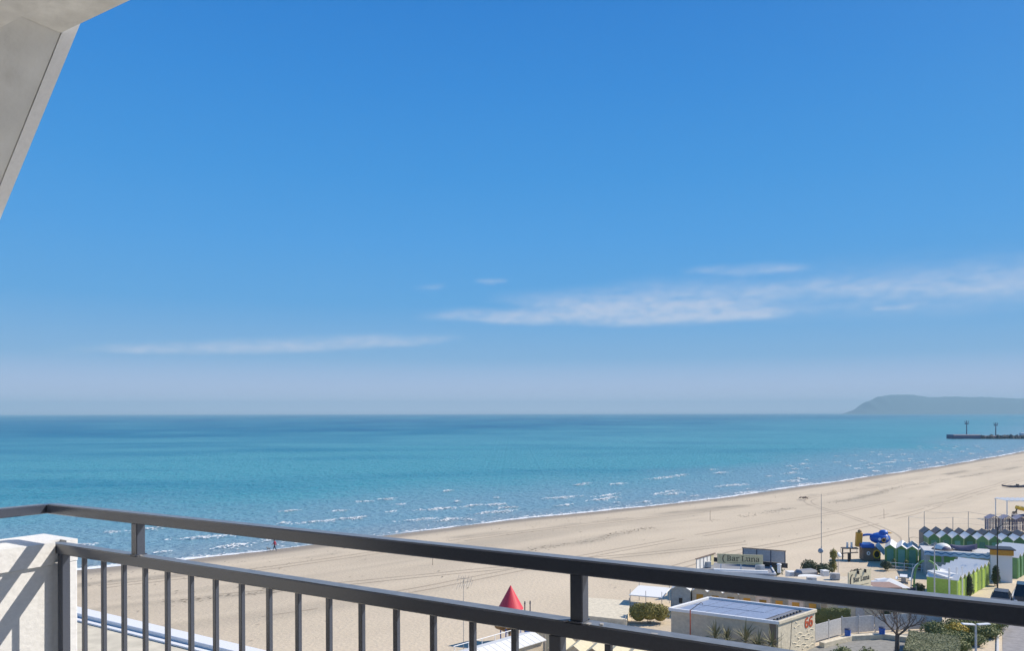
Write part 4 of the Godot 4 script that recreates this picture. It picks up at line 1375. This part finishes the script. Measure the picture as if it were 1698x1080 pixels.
func white_and_lime() -> void:
	# grey building with a blue wave along its roof edge
	var yw := yaw_of(.934, .357)
	var t := thing("wave_building", "grey-green building with a blue wave trim along its roof edge", "building", Vector3(50.3, 1.0, -93.6), yw)
	var st := mb(); bx(st, Vector3(3.7, 1.45, -2.2), Vector3(7.3, 2.9, 4.4))
	obj("wall", st, M.grey_wall, t)
	st = mb(); bx(st, Vector3(3.7, 2.97, -2.2), Vector3(7.6, .14, 4.7), .02)
	obj("roof", st, M.fence_white, t)
	st = mb(); bx(st, Vector3(3.7, 2.93, .20), Vector3(7.7, .56, .06))
	obj("fascia", st, M.blue_pale, t)
	for q in [[2.98, "sky_blue", .075], [2.72, "blue_light", .05]]:
		st = mb()
		var poly := PackedVector2Array()
		for i in 73:
			var x := -.12 + 7.64 * i / 72.0
			poly.append(Vector2(x, q[0] + q[2] + .09 * sin(x * 6.6)))
		for i in 73:
			var x := 7.52 - 7.64 * i / 72.0
			poly.append(Vector2(x, q[0] - q[2] + .09 * sin(x * 6.6)))
		prism(st, poly, .232, .26)
		obj("wave_trim", st, M[q[1]], t)
	for i in 3:
		st = mb(); bx(st, Vector3(1.1 + 1.5 * i, 2.2, .03), Vector3(1.2, .7, .06))
		obj("green_panel", st, M.green_paint, t)
	for i in 2:
		st = mb(); bx(st, Vector3(5.9 + 1.2 * i, 1.6, .02), Vector3(.8, 1.4, .05))
		obj("window", st, M.glass, t)
	# things lying on its roof
	t = thing("white_dome_cover", "white domed cover lying on the roof behind the wave trim", "cover", Vector3(53.2, 4.045, -95.0), .2)
	st = mb(); ball(st, Vector3.ZERO, Vector3(1.0, .78, .95), 20, 7, 0.0)
	obj("dome", st, M.white_roof, t)
	st = mb(); ball(st, Vector3(-.12, .0, .72), Vector3(.62, .52, .34), 14, 5, 0.0)
	obj("opening", st, M.purple, t)
	st = mb(); tube(st, Vector3(0, .01, 0), Vector3(0, .12, 0), 1.2, 1.18, 20)
	obj("rim", st, M.brown, t)
	t = thing("covered_boat", "small boat under a dark purple cover on the roof beside the dome", "boat", Vector3(55.3, 4.045, -94.2), -.45)
	st = mb()
	var prev := []
	for i in 11:
		var f := i / 10.0 * 2.0 - 1.0
		var w := .55 * sqrt(maxf(0.02, 1.0 - pow(absf(f), 2.4)))
		var ring := []
		for k in 8:
			var a := PI * k / 7.0
			ring.append(Vector3(f * 1.45, .08 + .22 * absf(f) * absf(f) + (.52 + .14 * f) * pow(sin(a), .7), w * cos(a)))
		if prev:
			for j in 7: quad(st, prev[j], ring[j], ring[j + 1], prev[j + 1], (ring[j] + ring[j + 1]) / 2 - Vector3(f * 1.45, .1, 0))
		prev = ring
	obj("cover", st, M.purple, t)
	st = mb()
	for x in [-.8, .8]: bx(st, Vector3(x, .06, 0), Vector3(.12, .14, 1.2))
	obj("cradle", st, M.brown, t)
	# awning roof of the lime cabins
	yw = yaw_of(.71, -.70)
	var c := cabin("lime_cabin", "first lime green cabin from the near end of the row by the cypress shrubs", Vector3(47.0, 1, -80.9), yw, 1.5, 2.9, 2.35, 2.85, "lime_paint", "lime_paint", "lime_pale", "white_roof", "lime green cabins along the street", .8, 2.1)
	row(c, 8, Vector3(1.09, 0, -1.075), "%s lime green cabin from the near end of the row by the cypress shrubs")
	t = thing("lime_kiosk", "lime green kiosk with a white awning roof and white posts", "kiosk", Vector3(45.9, 1.0, -81.9), .42)
	st = mb(); bx(st, Vector3(.55, 1.3, -.6), Vector3(1.8, 2.5, 1.4))
	obj("wall", st, M.lime_door, t)
	st = mb(); bx(st, Vector3(.6, 2.68, -.2), Vector3(2.4, .16, 2.6), .03, Basis(Vector3.RIGHT, .12))
	obj("awning", st, M.white_roof, t)
	for x in [-.4, .75, 1.6]:
		st = mb(); bx(st, Vector3(x, 1.75, 1.0), Vector3(.13, 3.7, .13))
		obj("post", st, M.white_metal, t)
	st = mb(); bx(st, Vector3(.3, .45, .45), Vector3(1.1, .8, .5), .02)
	obj("counter", st, M.red_print, t)
	for q in [[49.3, -83.0, "nearer dark cypress shrub against the lime green cabins"], [55.6, -88.4, "farther dark cypress shrub beside the white wall"]]:
		foliage("cypress_shrub", q[2], "shrub", Vector3(q[0], 1.0, q[1]), "leaf_dark", 1500, .075, [blob(Vector3(0, .75, 0), Vector3(.48, .8, .48), .15), blob(Vector3(0, 1.5, 0), Vector3(.36, .85, .36), .15)], "cypress shrubs by the cabins")
	# white end wall with a yellow-brown board
	t = thing("white_kiosk", "white walled kiosk with a yellow-brown board under its roof", "kiosk", Vector3(56.6, 1.0, -90.6), -.35)
	st = mb(); bx(st, Vector3(.9, 1.6, -.9), Vector3(2.2, 3.2, 1.8))
	obj("wall", st, M.white_paint, t)
	st = mb(); bx(st, Vector3(.9, 3.5, .12), Vector3(2.4, .62, .25), .02)
	obj("board", st, M.ochre, t)
	st = mb(); bx(st, Vector3(.9, 3.92, -.6), Vector3(2.7, .12, 2.4), .02)
	obj("roof", st, M.black, t)
	c = cabin("dark_green_cabin", "first dark green cabin from the near end of the row at the right edge", Vector3(61.0, 1, -92.6), yw, 1.5, 3.4, 2.5, 3.0, "green_dark", "green_dark", "green_paint", "white_roof", "dark green cabins at the right edge", .8, 2.1)
	row(c, 6, Vector3(1.09, 0, -1.075), "%s dark green cabin from the near end of the row at the right edge")
	# white-roofed hut by the cream sign
	t = thing("lime_hut", "small hut with a white hipped roof and lime green side", "hut", Vector3(39.2, 1.0, -80.0), -.1)
	st = mb(); bx(st, Vector3(0, 1.0, 0), Vector3(2.6, 2.0, 2.2))
	obj("wall", st, M.fence_white, t)
	st = mb(); bx(st, Vector3(1.0, 1.0, 1.12), Vector3(.75, 1.7, .06))
	obj("door", st, M.lime_paint, t)
	st = mb()
	var eave := [Vector3(-1.6, 2.02, 1.4), Vector3(1.6, 2.02, 1.4), Vector3(1.6, 2.02, -1.4), Vector3(-1.6, 2.02, -1.4)]
	for i in 4: tri(st, eave[i], eave[(i + 1) % 4], Vector3(.1, 2.75, 0), eave[i] + eave[(i + 1) % 4])
	quad(st, eave[0], eave[1], eave[2], eave[3], Vector3.DOWN)
	obj("roof", st, M.white_roof, t)
	# navy windbreak, white fence before the green cabins
	t = thing("navy_screen", "navy canvas screen between the white hut and the green arch", "windbreak", Vector3(41.2, 1.0, -82.6), .02)
	st = mb(); bx(st, Vector3(1.0, .6, 0), Vector3(2.3, 1.1, .04))
	obj("canvas", st, M.navy, t)
	for x in [-.2, 2.2]:
		st = mb(); bx(st, Vector3(x, .65, 0), Vector3(.07, 1.35, .07))
		obj("post", st, M.steel, t)
	t = thing("low_white_fence", "low white rail fence in front of the green cabins", "fence", Vector3(47.6, 1.0, -98.0), -.49)
	for i in 7:
		st = mb(); bx(st, Vector3(.2 + .95 * i, .5, 0), Vector3(.07, 1.0, .07))
		obj("post", st, M.white_metal, t)
	for y in [.45, .9]:
		st = mb(); bx(st, Vector3(3.05, y, .05), Vector3(5.9, .07, .04))
		obj("rail", st, M.white_metal, t)
	for q in [[47.2, -97.0, "low dark shrub at the left end of the white fence"], [44.7, -84.6, "round dark shrub behind the green arch"]]:
		foliage("round_shrub", q[2], "shrub", Vector3(q[0], 1.0, q[1]), "leaf_dark", 420, .10, [blob(Vector3(0, .6, 0), Vector3(.65, .6, .6))], "round shrubs")
	# pots, tables and stacked loungers about the paving
	var pots := ["nearest the left end of the low white fence", "second along the green cabin doors", "third along the green cabin doors", "at the right end of the green cabin doors"]
	for i in 4:
		t = thing("potted_plant", "small potted plant %s" % pots[i], "potted plant", Vector3(49.0 + 1.25 * i, 1.01, -98.7 + .66 * i), i * .8, "potted plants by the green cabins")
		st = mb(); tube(st, Vector3.ZERO, Vector3(0, .38, 0), .17, .24, 10)
		obj("pot", st, M.tan, t)
		st = mb(); crown(st, 110, .09, blob(Vector3(0, .72, 0), Vector3(.32, .42, .32)))
		cores.clear()
		tag(obj("foliage", st, M.leaf, t), "", "", "", "stuff")
	var seats := [[42.6, -88.6, .4, "white picnic table on the paving behind the white hut"], [46.0, -90.4, 1.1, "white picnic table on the paving before the white fence"]]
	for q in seats:
		t = thing("picnic_table", q[3], "table", Vector3(q[0], 1.01, q[1]), q[2], "picnic tables on the paving")
		st = mb(); bx(st, Vector3(0, .74, 0), Vector3(1.7, .06, .8), .015)
		obj("table_top", st, M.white_metal, t)
		for z in [-.72, .72]:
			st = mb(); bx(st, Vector3(0, .44, z), Vector3(1.7, .05, .28), .015)
			obj("bench", st, M.white_metal, t)
		for x in [-.6, .6]:
			st = mb()
			bx(st, Vector3(x, .36, 0), Vector3(.08, .72, .5))
			bx(st, Vector3(x, .38, 0), Vector3(.06, .07, 1.5))
			obj("leg", st, M.steel, t)
	for k in 5:
		var lo := thing("sun_lounger", "white sun lounger, %s from the ground in the stack left of the cream sign" % nth(k), "sun lounger", Vector3(37.6 + .03 * (k % 2), 1.01 + .17 * k, -86.8), .5 + .02 * k, "stacked white sun loungers")
		st = mb(); bx(st, Vector3(0, .12, 0), Vector3(1.9, .05, .66), .01)
		obj("bed", st, M.white_roof, lo)
		st = mb(); bx(st, Vector3(-.72, .155, 0), Vector3(.4, .02, .6))
		obj("headrest", st, M.blue_light, lo)
		for x in [-.8, .8]:
			st = mb(); bx(st, Vector3(x, .05, 0), Vector3(.06, .09, .6))
			obj("leg", st, M.white_metal, lo)
	# green arch
	t = thing("green_arch", "green tubular entrance arch with curved legs", "arch", Vector3(44.9, 1.0, -83.4), -.05)
	for s in [-1.0, 1.0]:
		st = mb()
		var pts := []
		for i in 12:
			var f := i / 11.0
			pts.append(Vector3(s * (1.3 - 1.05 * pow(f, 3.2)), 3.9 * sin(f * 1.45), 0))
		path_tube(st, pts, .10, 8)
		obj("leg", st, M.green_paint, t)
		st = mb()
		pts = []
		for i in 12:
			var f := i / 11.0
			pts.append(Vector3(s * (1.62 - 1.0 * pow(f, 3.2)), 3.7 * sin(f * 1.45), .02))
		path_tube(st, pts, .05, 6)
		obj("outer_tube", st, M.white_metal, t)
	# poles
	t = thing("grey_pole", "tall pale grey pole beside the green arch", "pole", Vector3(44.15, 1.0, -80.4))
	st = mb(); tube(st, Vector3(0, -.2, 0), Vector3(0, 6.2, 0), .075, .05, 10)
	obj("shaft", st, M.fence_white, t)
	st = mb(); tube(st, Vector3(0, 6.2, 0), Vector3(0, 6.3, 0), .08, .05, 10)
	obj("cap", st, M.steel, t)
	t = thing("black_lamp_post", "tall black lamp post in front of the white kiosk", "street lamp", Vector3(54.9, 1.0, -87.0))
	st = mb(); tube(st, Vector3(0, -.2, 0), Vector3(0, 7.0, 0), .085, .055, 10)
	obj("post", st, M.black, t)
	st = mb(); tube(st, Vector3(0, 6.9, 0), Vector3(.5, 7.25, .1), .03, -1, 6)
	obj("arm", st, M.black, t)
	st = mb(); bx(st, Vector3(.72, 7.25, .12), Vector3(.5, .09, .22), .03)
	obj("lamp_head", st, M.black, t)

func car(label: String, at: Vector3, yaw: float, paint: String, l := 4.3, h := 1.48) -> void:
	var t := thing("parked_car", label, "car", at, yaw, "cars parked in the street")
	var st := mb()
	prism(st, PackedVector2Array([Vector2(-l / 2, .32), Vector2(-l / 2 + .06, .75), Vector2(-l * .27, .92), Vector2(l * .42, .95), Vector2(l / 2, .82), Vector2(l / 2, .34), Vector2(l * .4, .24), Vector2(-l * .42, .24)]), -.86, .86)
	obj("body", st, M[paint], t)
	st = mb()
	var low := [Vector3(-l * .26, .91, .82), Vector3(l * .42, .94, .82), Vector3(l * .42, .94, -.82), Vector3(-l * .26, .91, -.82)]
	var top := [Vector3(-l * .10, h - .05, .62), Vector3(l * .31, h - .06, .62), Vector3(l * .31, h - .06, -.62), Vector3(-l * .10, h - .05, -.62)]
	for i in 4: quad(st, low[i], low[(i + 1) % 4], top[(i + 1) % 4], top[i], low[i] + low[(i + 1) % 4] - Vector3(l * .16, 1.6, 0))
	obj("windows", st, M.glass, t)
	st = mb(); bx(st, Vector3(l * .105, h - .03, 0), Vector3(l * .42, .07, 1.27), .03)
	obj("roof", st, M[paint], t)
	for x in [-l * .30, l * .30]:
		for s in [-1.0, 1.0]:
			st = mb(); tube(st, Vector3(x, .32, s * .68), Vector3(x, .32, s * .88), .32, -1, 16)
			var w := obj("wheel", st, M.tyre, t)
			st = mb(); tube(st, Vector3(x, .32, s * .881), Vector3(x, .32, s * .90), .2, .18, 12)
			obj("rim", st, M.steel, w)
	for s in [-1.0, 1.0]:
		st = mb(); bx(st, Vector3(-l / 2 + .03, .66, s * .62), Vector3(.12, .13, .32), .03)
		obj("headlight", st, M.white_metal, t)
		st = mb(); bx(st, Vector3(l / 2 - .02, .74, s * .66), Vector3(.08, .16, .28), .02)
		obj("tail_light", st, M.red, t)

func street_corner() -> void:
	# flat-roofed hut with roof panels and a red number
	var t := thing("panel_roof_hut", "cream hut with blue-grey panels on its flat roof and a red number", "building", Vector3(13.53, 1.0, -66.11))
	var A := Vector2(0, 0)
	var B := Vector2(7.82, 4.38)
	var Cc := Vector2(12.31, .61)
	var D := Vector2(4.37, -3.89)
	var mid := (A + B + Cc + D) / 4.0
	var ins := func(p: Vector2, d: float) -> Vector2: return p + (mid - p).normalized() * d
	var st := mb()
	slab(st, [ins.call(A, .12), ins.call(B, .12), ins.call(Cc, .12), ins.call(D, .12)], 0, 2.94)
	obj("wall", st, M.grey_beige, t)
	st = mb()
	slab(st, [ins.call(A, .2), ins.call(B, .2), ins.call(Cc, .2), ins.call(D, .2)], 2.94, 3.02)
	obj("roof_deck", st, M.deck, t)
	for e in [[A, B], [B, Cc], [Cc, D], [D, A]]:
		var p: Vector2 = e[0]
		var q: Vector2 = e[1]
		st = mb()
		bx(st, Vector3((p.x + q.x) / 2, 3.09, (p.y + q.y) / 2), Vector3(p.distance_to(q) + .1, .26, .22), .02, Basis(Vector3.UP, yaw_of(q.x - p.x, q.y - p.y)))
		obj("coping", st, M.white_paint if e[0] != B else M.cream_wall, t)
	for i in 6:
		for j in 2:
			st = mb()
			var pts := []
			for k in [[.02, .03], [.97, .03], [.97, .97], [.02, .97]]:
				var a: float = .035 + (i + k[0]) * .136
				var b: float = .05 + (j + k[1]) * .44
				pts.append(A + (B - A) * a + (D - A) * b)
			var lift := .03 if (i == 5 and j == 0) else 0.0
			slab(st, pts, 3.04 + lift, 3.09 + lift)
			obj("roof_panel", st, M.panel, t)
	for i in 9:
		st = mb()
		var p: Vector2 = A + (B - A) * .93 + (D - A) * (.12 + i * .09)
		bx(st, Vector3(p.x, 3.13, p.y), Vector3(.28, .12, .16), .02, Basis(Vector3.UP, .7))
		obj("cable_box", st, M.black, t)
	var bs := Basis(Vector3(.766, 0, -.643), Vector3.UP, Vector3(.643, 0, .766))
	var o := Vector3(B.x, 0, B.y)
	var put_at := func(x: float, y: float, z: float) -> Vector3: return o + bs * Vector3(x, y, z - .07)
	st = mb(); bx(st, put_at.call(2.93, 1.47, .015), Vector3(5.78, 2.93, .05), 0, bs)
	obj("side_facing", st, M.cream_wall, t)
	st = mb()
	for r in 8:
		var y := .22 + .33 * r
		var x := 2.1 + y * .24 + .15 * sin(r * 5.0)
		var stop := 3.35 if y > 1.65 else 5.6
		var last := Vector3.ZERO
		var k := 0
		while x < stop:
			var broken := sin(x * 2.3 + r * 9.0) > .62
			var p: Vector3 = put_at.call(x, y + .085 * absf(sin(x * 3.3 + r * 1.7)) * 1.6, .045)
			if k and not broken: tube(st, last, p, .045, -1, 5)
			last = p
			x += .1; k += 1
	obj("wave_relief", st, M.cream_wall, t)
	st = mb()
	var last := Vector3.ZERO
	for i in 13:
		var f := i / 12.0
		var p: Vector3 = put_at.call(1.5 + .75 * f + .12 * sin(f * 5.0), .02 + 2.85 * f, .045)
		if i: tube(st, last, p, .028, -1, 5)
		last = p
	for i in 13:
		var f := i / 12.0
		var p: Vector3 = put_at.call(.75 - .35 * f - .10 * sin(f * 4.0), .02 + 2.2 * f, .045)
		if i: tube(st, last, p, .012, -1, 5)
		last = p
	obj("relief_line", st, M.brown, t)
	text("number", "66", .86, put_at.call(4.75, 2.28, .06), bs, M.red_print, t, "Droid Sans", true, 1.05)
	st = mb(); bx(st, Vector3(B.x - .36, 1.46, B.y - .26), Vector3(.5, 2.9, .10), 0, Basis(Vector3.UP, yaw_of(7.82, 4.38)))
	obj("pilaster", st, M.brown, t)
	# red shower pole, yuccas
	t = thing("red_pole", "red pole with a thin bent arm against the hut wall", "pole", Vector3(14.9, 1.0, -64.4), -.2)
	st = mb(); tube(st, Vector3(0, -.1, 0), Vector3(0, 3.45, 0), .045, -1, 8)
	obj("pole", st, M.red_print, t)
	st = mb(); path_tube(st, [Vector3(0, 3.42, 0), Vector3(.85, 4.05, -.2), Vector3(1.0, 4.02, -.2), Vector3(1.02, 3.9, -.2)], .03, 6)
	obj("arm", st, M.brown, t)
	var yu := [[16.4, -62.5, 3.3], [17.3, -61.9, 3.0], [18.7, -61.5, 3.5], [19.5, -60.8, 2.9], [20.4, -60.4, 3.3]]
	var yl := ["pale yucca nearest the red pole by the hut wall", "second yucca from the red pole", "spiky yucca midway along the hut wall, tallest of the five", "lowest yucca, between the tallest one and the hut's corner", "yucca nearest the hut's brown corner strip"]
	for i in 5:
		var q: Array = yu[i]
		t = thing("yucca", yl[i], "yucca", Vector3(q[0], 1.0, q[1]), i * 1.1, "yuccas in front of the panel roof hut")
		st = mb(); tube(st, Vector3(0, -.1, 0), Vector3(.08, q[2] * .5, 0), .10, .07, 7)
		obj("trunk", st, M.bark, t)
		st = mb()
		for k in 60:
			var a := rng.randf() * TAU
			var up := rng.randf_range(-.15, 1.5)
			var d := Vector3(cos(a) * cos(up), sin(up), sin(a) * cos(up))
			var b := Vector3(.08, q[2] * rng.randf_range(.42, .6), 0)
			var tip: Vector3 = b + d * q[2] * rng.randf_range(.34, .5) - Vector3(0, .1 * cos(up), 0)
			var w := d.cross(Vector3.UP).normalized() * .045
			var g := rng.randf_range(.6, 1.5)
			st.set_color(Color(g, g, g * .9))
			var m := b.lerp(tip, .45) + Vector3(0, .06, 0)
			quad(st, b - w * .6, m - w, m + w, b + w * .6, Vector3.UP)
			tri(st, m - w, tip, m + w, Vector3.UP)
		tag(obj("leaves", st, M.leaf_yucca, t), "", "", "", "stuff")
	# olive bush, canvas platform and white canopy beside it
	foliage("olive_bush", "rounded olive green bush between the pale platform and the hut", "bush", Vector3(13.0, 1.0, -73.1), "leaf_olive", 4200, .085, [blob(Vector3(-1.0, .85, 0), Vector3(.95, .95, .9)), blob(Vector3(1.0, .85, .1), Vector3(.95, .9, .9)), blob(Vector3(0, 1.0, .2), Vector3(1.2, .9, .9))])
	t = thing("pale_platform", "pale canvas-covered platform on the sand left of the olive bush", "platform", Vector3(9.0, 1.0, -76.4))
	st = mb()
	slab(st, [Vector2(-1.7, -4.3), Vector2(3.2, -2.9), Vector2(1.7, 4.6), Vector2(-2.8, 2.7)], 0, .62)
	obj("canvas", st, M.cream_wall, t)
	st = mb()
	for q in [[-1.6, -4.1], [3.05, -2.8], [1.6, 4.4], [-2.7, 2.6]]: tube(st, Vector3(q[0], -.1, q[1]), Vector3(q[0], .9, q[1]), .05, -1, 6)
	obj("corner_peg", st, M.fence_white, t)
	t = thing("white_canopy", "flat white canopy on thin posts left of the storage cabin", "canopy", Vector3(14.2, 1.0, -79.2), -.38)
	st = mb(); bx(st, Vector3(0, 1.55, 0), Vector3(3.4, .10, 4.6), .02)
	obj("canopy_roof", st, M.white_roof, t)
	for q in [[-1.6, 2.1], [1.6, 2.1], [-1.6, -2.1], [1.6, -2.1], [0, 2.15]]:
		st = mb(); tube(st, Vector3(q[0], -.1, q[1]), Vector3(q[0], 2.1, q[1]), .03, -1, 6)
		obj("post", st, M.steel, t)
	# fence round the yard
	var fp := [Vector2(26.2, -66.6), Vector2(29.5, -68.9), Vector2(32.9, -69.8), Vector2(36.2, -70.3), Vector2(39.6, -70.7)]
	t = thing("panel_fence", "pale grey panel fence round the yard beside the hut", "fence", Vector3(26.2, 1.0, -66.6))
	for i in 4:
		var p: Vector2 = fp[i] - fp[0]
		var q: Vector2 = fp[i + 1] - fp[0]
		var b := Basis(Vector3.UP, yaw_of(q.x - p.x, q.y - p.y))
		for k in 2:
			var m := p.lerp(q, .26 + .48 * k)
			st = mb(); bx(st, Vector3(m.x, .85, m.y), Vector3(p.distance_to(q) * .47, 1.45, .05), .008, b)
			obj("panel", st, M.fence_white, t)
		for f in [.0, .5]:
			var m := p.lerp(q, f + .012)
			st = mb(); bx(st, Vector3(m.x, .85, m.y), Vector3(.09, 1.72, .09), .008, b)
			obj("post", st, M.fence_white, t)
	t = thing("kerb_wall", "low white wall along the foot of the panel fence", "wall", Vector3(26.4, 1.0, -65.4))
	st = mb()
	var kp := [Vector3(0, .22, 0), Vector3(3.2, .22, -2.0), Vector3(6.4, .22, -2.5), Vector3(8.2, .22, -1.4), Vector3(9.6, .22, .5)]
	for i in 4:
		var a: Vector3 = kp[i]
		var b: Vector3 = kp[i + 1]
		bx(st, (a + b) / 2, Vector3(a.distance_to(b) + .3, .44 + .004 * i, .5 + .006 * i), .02, Basis(Vector3.UP, yaw_of(b.x - a.x, b.z - a.z)))
	obj("coping", st, M.cream_wall, t)
	for q in [[29.35, -67.3, "blue litter bin on the low wall, left one"], [32.6, -67.8, "blue litter bin on the low wall behind the bare tree"]]:
		t = thing("litter_bin", q[2], "bin", Vector3(q[0], 1.44, q[1]), .2, "blue bins on the low wall")
		st = mb(); tube(st, Vector3.ZERO, Vector3(0, .55, 0), .24, .27, 12)
		obj("body", st, M.blue, t)
		st = mb(); tube(st, Vector3(0, .55, 0), Vector3(0, .62, 0), .29, .24, 12)
		obj("lid", st, M.navy, t)
	# service building behind the fence
	t = thing("service_building", "pale low building with doors behind the panel fence", "building", Vector3(31.5, 1.0, -74.0), -.12)
	st = mb(); bx(st, Vector3(3.0, 1.05, -1.0), Vector3(8.4, 2.1, 2.4))
	obj("wall", st, M.cream_wall, t)
	st = mb(); bx(st, Vector3(3.0, 2.16, -1.0), Vector3(8.8, .14, 2.8), .02)
	obj("roof", st, M.white_roof, t)
	for x in [.2, 1.8, 4.6, 6.2]:
		st = mb(); bx(st, Vector3(x, .98, .22), Vector3(.8, 1.9, .06))
		obj("door", st, M.fence_white if x < 2 else M.grey_wall, t)
	foliage("yard_hedge", "clipped dark hedge behind the panel fence near the ochre doors", "hedge", Vector3(29.6, 1.0, -71.3), "leaf", 1500, .085, [hedge_box(Vector3(-1.6, .2, -.4), Vector3(1.6, 1.75, .4))], "", -.1)
	foliage("yard_bush", "round dark bush behind the fence beside the pale doors", "bush", Vector3(35.0, 1.0, -71.5), "leaf_dark", 500, .09, [blob(Vector3(0, 1.0, 0), Vector3(.6, .8, .5))])
	# the bare tree
	t = thing("bare_tree", "bare leafless tree in the yard in front of the blue bin", "tree", Vector3(31.3, 1.0, -62.6), .4)
	st = mb(); tube(st, Vector3(0, -.2, 0), Vector3(.06, 1.95, 0), .20, .15, 10)
	obj("trunk", st, M.bark, t)
	for i in 6:
		var a := i * TAU / 6 + .3
		st = mb()
		limb(st, Vector3(.06, 1.75 + .03 * i, 0), Vector3(cos(a) * .95, .62 + .3 * (i % 2), sin(a) * .95).normalized(), 1.3, .075, 5)
		obj("branch", st, M.bark, t)
	# hedges and shrubs
	foliage("clipped_hedge", "broad clipped grey-green hedge with a flat top beside the yard", "hedge", Vector3(34.1, 1.0, -62.4), "leaf_clipped", 15000, .05, [hedge_box(Vector3(-1.9, .0, -3.2), Vector3(1.9, 1.28, 3.2))], "", -.55)
	var sh := [[38.0, -68.6, 1.5, 1.15], [40.3, -69.4, 1.6, 1.2], [42.6, -70.3, 1.5, 1.05], [37.6, -66.3, 1.5, 1.15], [39.2, -66.2, 1.3, .95], [41.8, -68.4, 1.5, 1.05], [44.3, -71.3, 1.3, .9], [36.9, -64.3, 1.1, 1.0]]
	var sl := ["leafy shrub at the top of the clipped hedge", "leafy shrub behind the lamp post heads", "leafy shrub right of the lamp post near the street", "leafy shrub left of the yellow-leaved bush", "leafy shrub below the lamp post by the kerb", "low leafy shrub along the street kerb", "last leafy shrub at the far end of the kerb", "leafy shrub between hedge and kerb at the frame's foot"]
	for i in sh.size():
		var q: Array = sh[i]
		foliage("leafy_shrub", sl[i], "shrub", Vector3(q[0], 1.0, q[1]), "leaf", 1700, .085, [blob(Vector3(-.3, q[3] * .5, 0), Vector3(q[2] * .8, q[3] * .62, 1.0)), blob(Vector3(.4, q[3] * .45, .2), Vector3(q[2] * .8, q[3] * .55, 1.1))], "leafy shrubs along the street")
	foliage("yellow_bush", "yellow-leaved bush among the green shrubs left of the lamp post", "bush", Vector3(38.9, 1.0, -67.6), "leaf_yellow", 900, .085, [blob(Vector3(0, .85, .3), Vector3(.95, .65, .8))])
	for q in [[25.2, -58.6, 1.9, "feathery green shrub at the lower edge, left one"], [27.2, -58.8, 1.75, "feathery green shrub at the lower edge, right one"]]:
		foliage("feathery_shrub", q[3], "shrub", Vector3(q[0], 1.0, q[1]), "leaf", 1500, .09, [blob(Vector3(0, q[2] * .5, 0), Vector3(.95, q[2] * .55, .9), .5)], "feathery shrubs at the lower edge")
	# double street lamp
	t = thing("double_street_lamp", "grey street lamp post with two flat white heads among the shrubs", "street lamp", Vector3(34.9, 1.0, -57.9))
	st = mb(); tube(st, Vector3(0, -.2, 0), Vector3(0, 3.95, 0), .10, .07, 10)
	obj("post", st, M.fence_white, t)
	for s in [-1.0, 1.0]:
		st = mb(); bx(st, Vector3(s * .58, 4.02, .0), Vector3(.95, .09, .34), .03, Basis(Vector3.BACK, s * .06))
		obj("lamp_head", st, M.white_metal, t)
	car("small grey car parked below the cypress shrub", Vector3(50.6, 1.02, -79.6), .95, "car_grey", 4.2, 1.46)
	car("black car parked at the right edge nearest the railing", Vector3(53.4, 1.02, -80.3), .95, "car_black", 4.9, 2.0)

func limb(st: SurfaceTool, p: Vector3, d: Vector3, l: float, r: float, depth: int) -> void:
	var m := p + d * l * .5 + Vector3(rng.randfn(0, .04), rng.randfn(0, .04), rng.randfn(0, .04)) * l
	var e := m + (d + Vector3(0, .12, 0)).normalized() * l * .5
	tube(st, p, m, r, r * .82, 6, false)
	tube(st, m, e, r * .82, r * .62, 6, false)
	if depth == 0: return
	for k in (3 if depth > 1 else 2):
		var n := (d + Vector3(rng.randfn(0, .5), rng.randf_range(-.1, .45), rng.randfn(0, .5))).normalized()
		limb(st, e if k < 2 else m, n, l * rng.randf_range(.5, .72), r * .58, depth - 1)

func breakwater() -> void:
	var t := thing("breakwater", "dark rock breakwater with a concrete head out in the sea", "breakwater", Vector3(346, 0, -608))
	var st := mb(); bx(st, Vector3(11, 1.3, 0), Vector3(22, 4.0, 10), .5)
	bx(st, Vector3(24, .9, 0), Vector3(30, 3.0, 7), .4)
	obj("pier_head", st, M.purple, t)
	st = mb(); bx(st, Vector3(105, 1.1, -1), Vector3(170, 2.6, 5), .3)
	obj("walkway", st, M.rock, t)
	st = mb()
	for i in 520:
		var x := 22.0 + 170.0 * rng.randf()
		var s := rng.randf_range(1.0, 2.7)
		bx(st, Vector3(x, rng.randf_range(-.3, 2.2), rng.randf_range(0, 5.5)), Vector3(s, s * .7, s * .8), s * .12, Basis.from_euler(Vector3(rng.randf() * 3, rng.randf() * 3, rng.randf() * 3)))
	tag(obj("rocks", st, M.rock, t), "", "", "", "stuff")
	st = mb(); bx(st, Vector3(58, 3.4, -1), Vector3(3, 2.2, 3), .1)
	obj("hut", st, M.white_paint, t)
	for q in [[359.5, 12.2, "taller signal mast with a cage near the breakwater head"], [382.5, 10.6, "shorter signal mast with a forked top on the breakwater"]]:
		t = thing("signal_mast", q[2], "mast", Vector3(q[0], 2.2, -608), 0, "signal masts on the breakwater")
		st = mb(); tube(st, Vector3(0, -.5, 0), Vector3(0, q[1], 0), .42, .3, 8)
		obj("post", st, M.purple, t)
		st = mb(); bx(st, Vector3(0, q[1] * .78, 0), Vector3(2.6, .5, 1.5), .05)
		obj("platform", st, M.purple, t)
		st = mb()
		for s in [-1.0, 1.0]: tube(st, Vector3(s * .9, q[1] * .8, 0), Vector3(s * 1.5, q[1] * .97, 0), .22, -1, 6)
		obj("fork", st, M.purple, t)
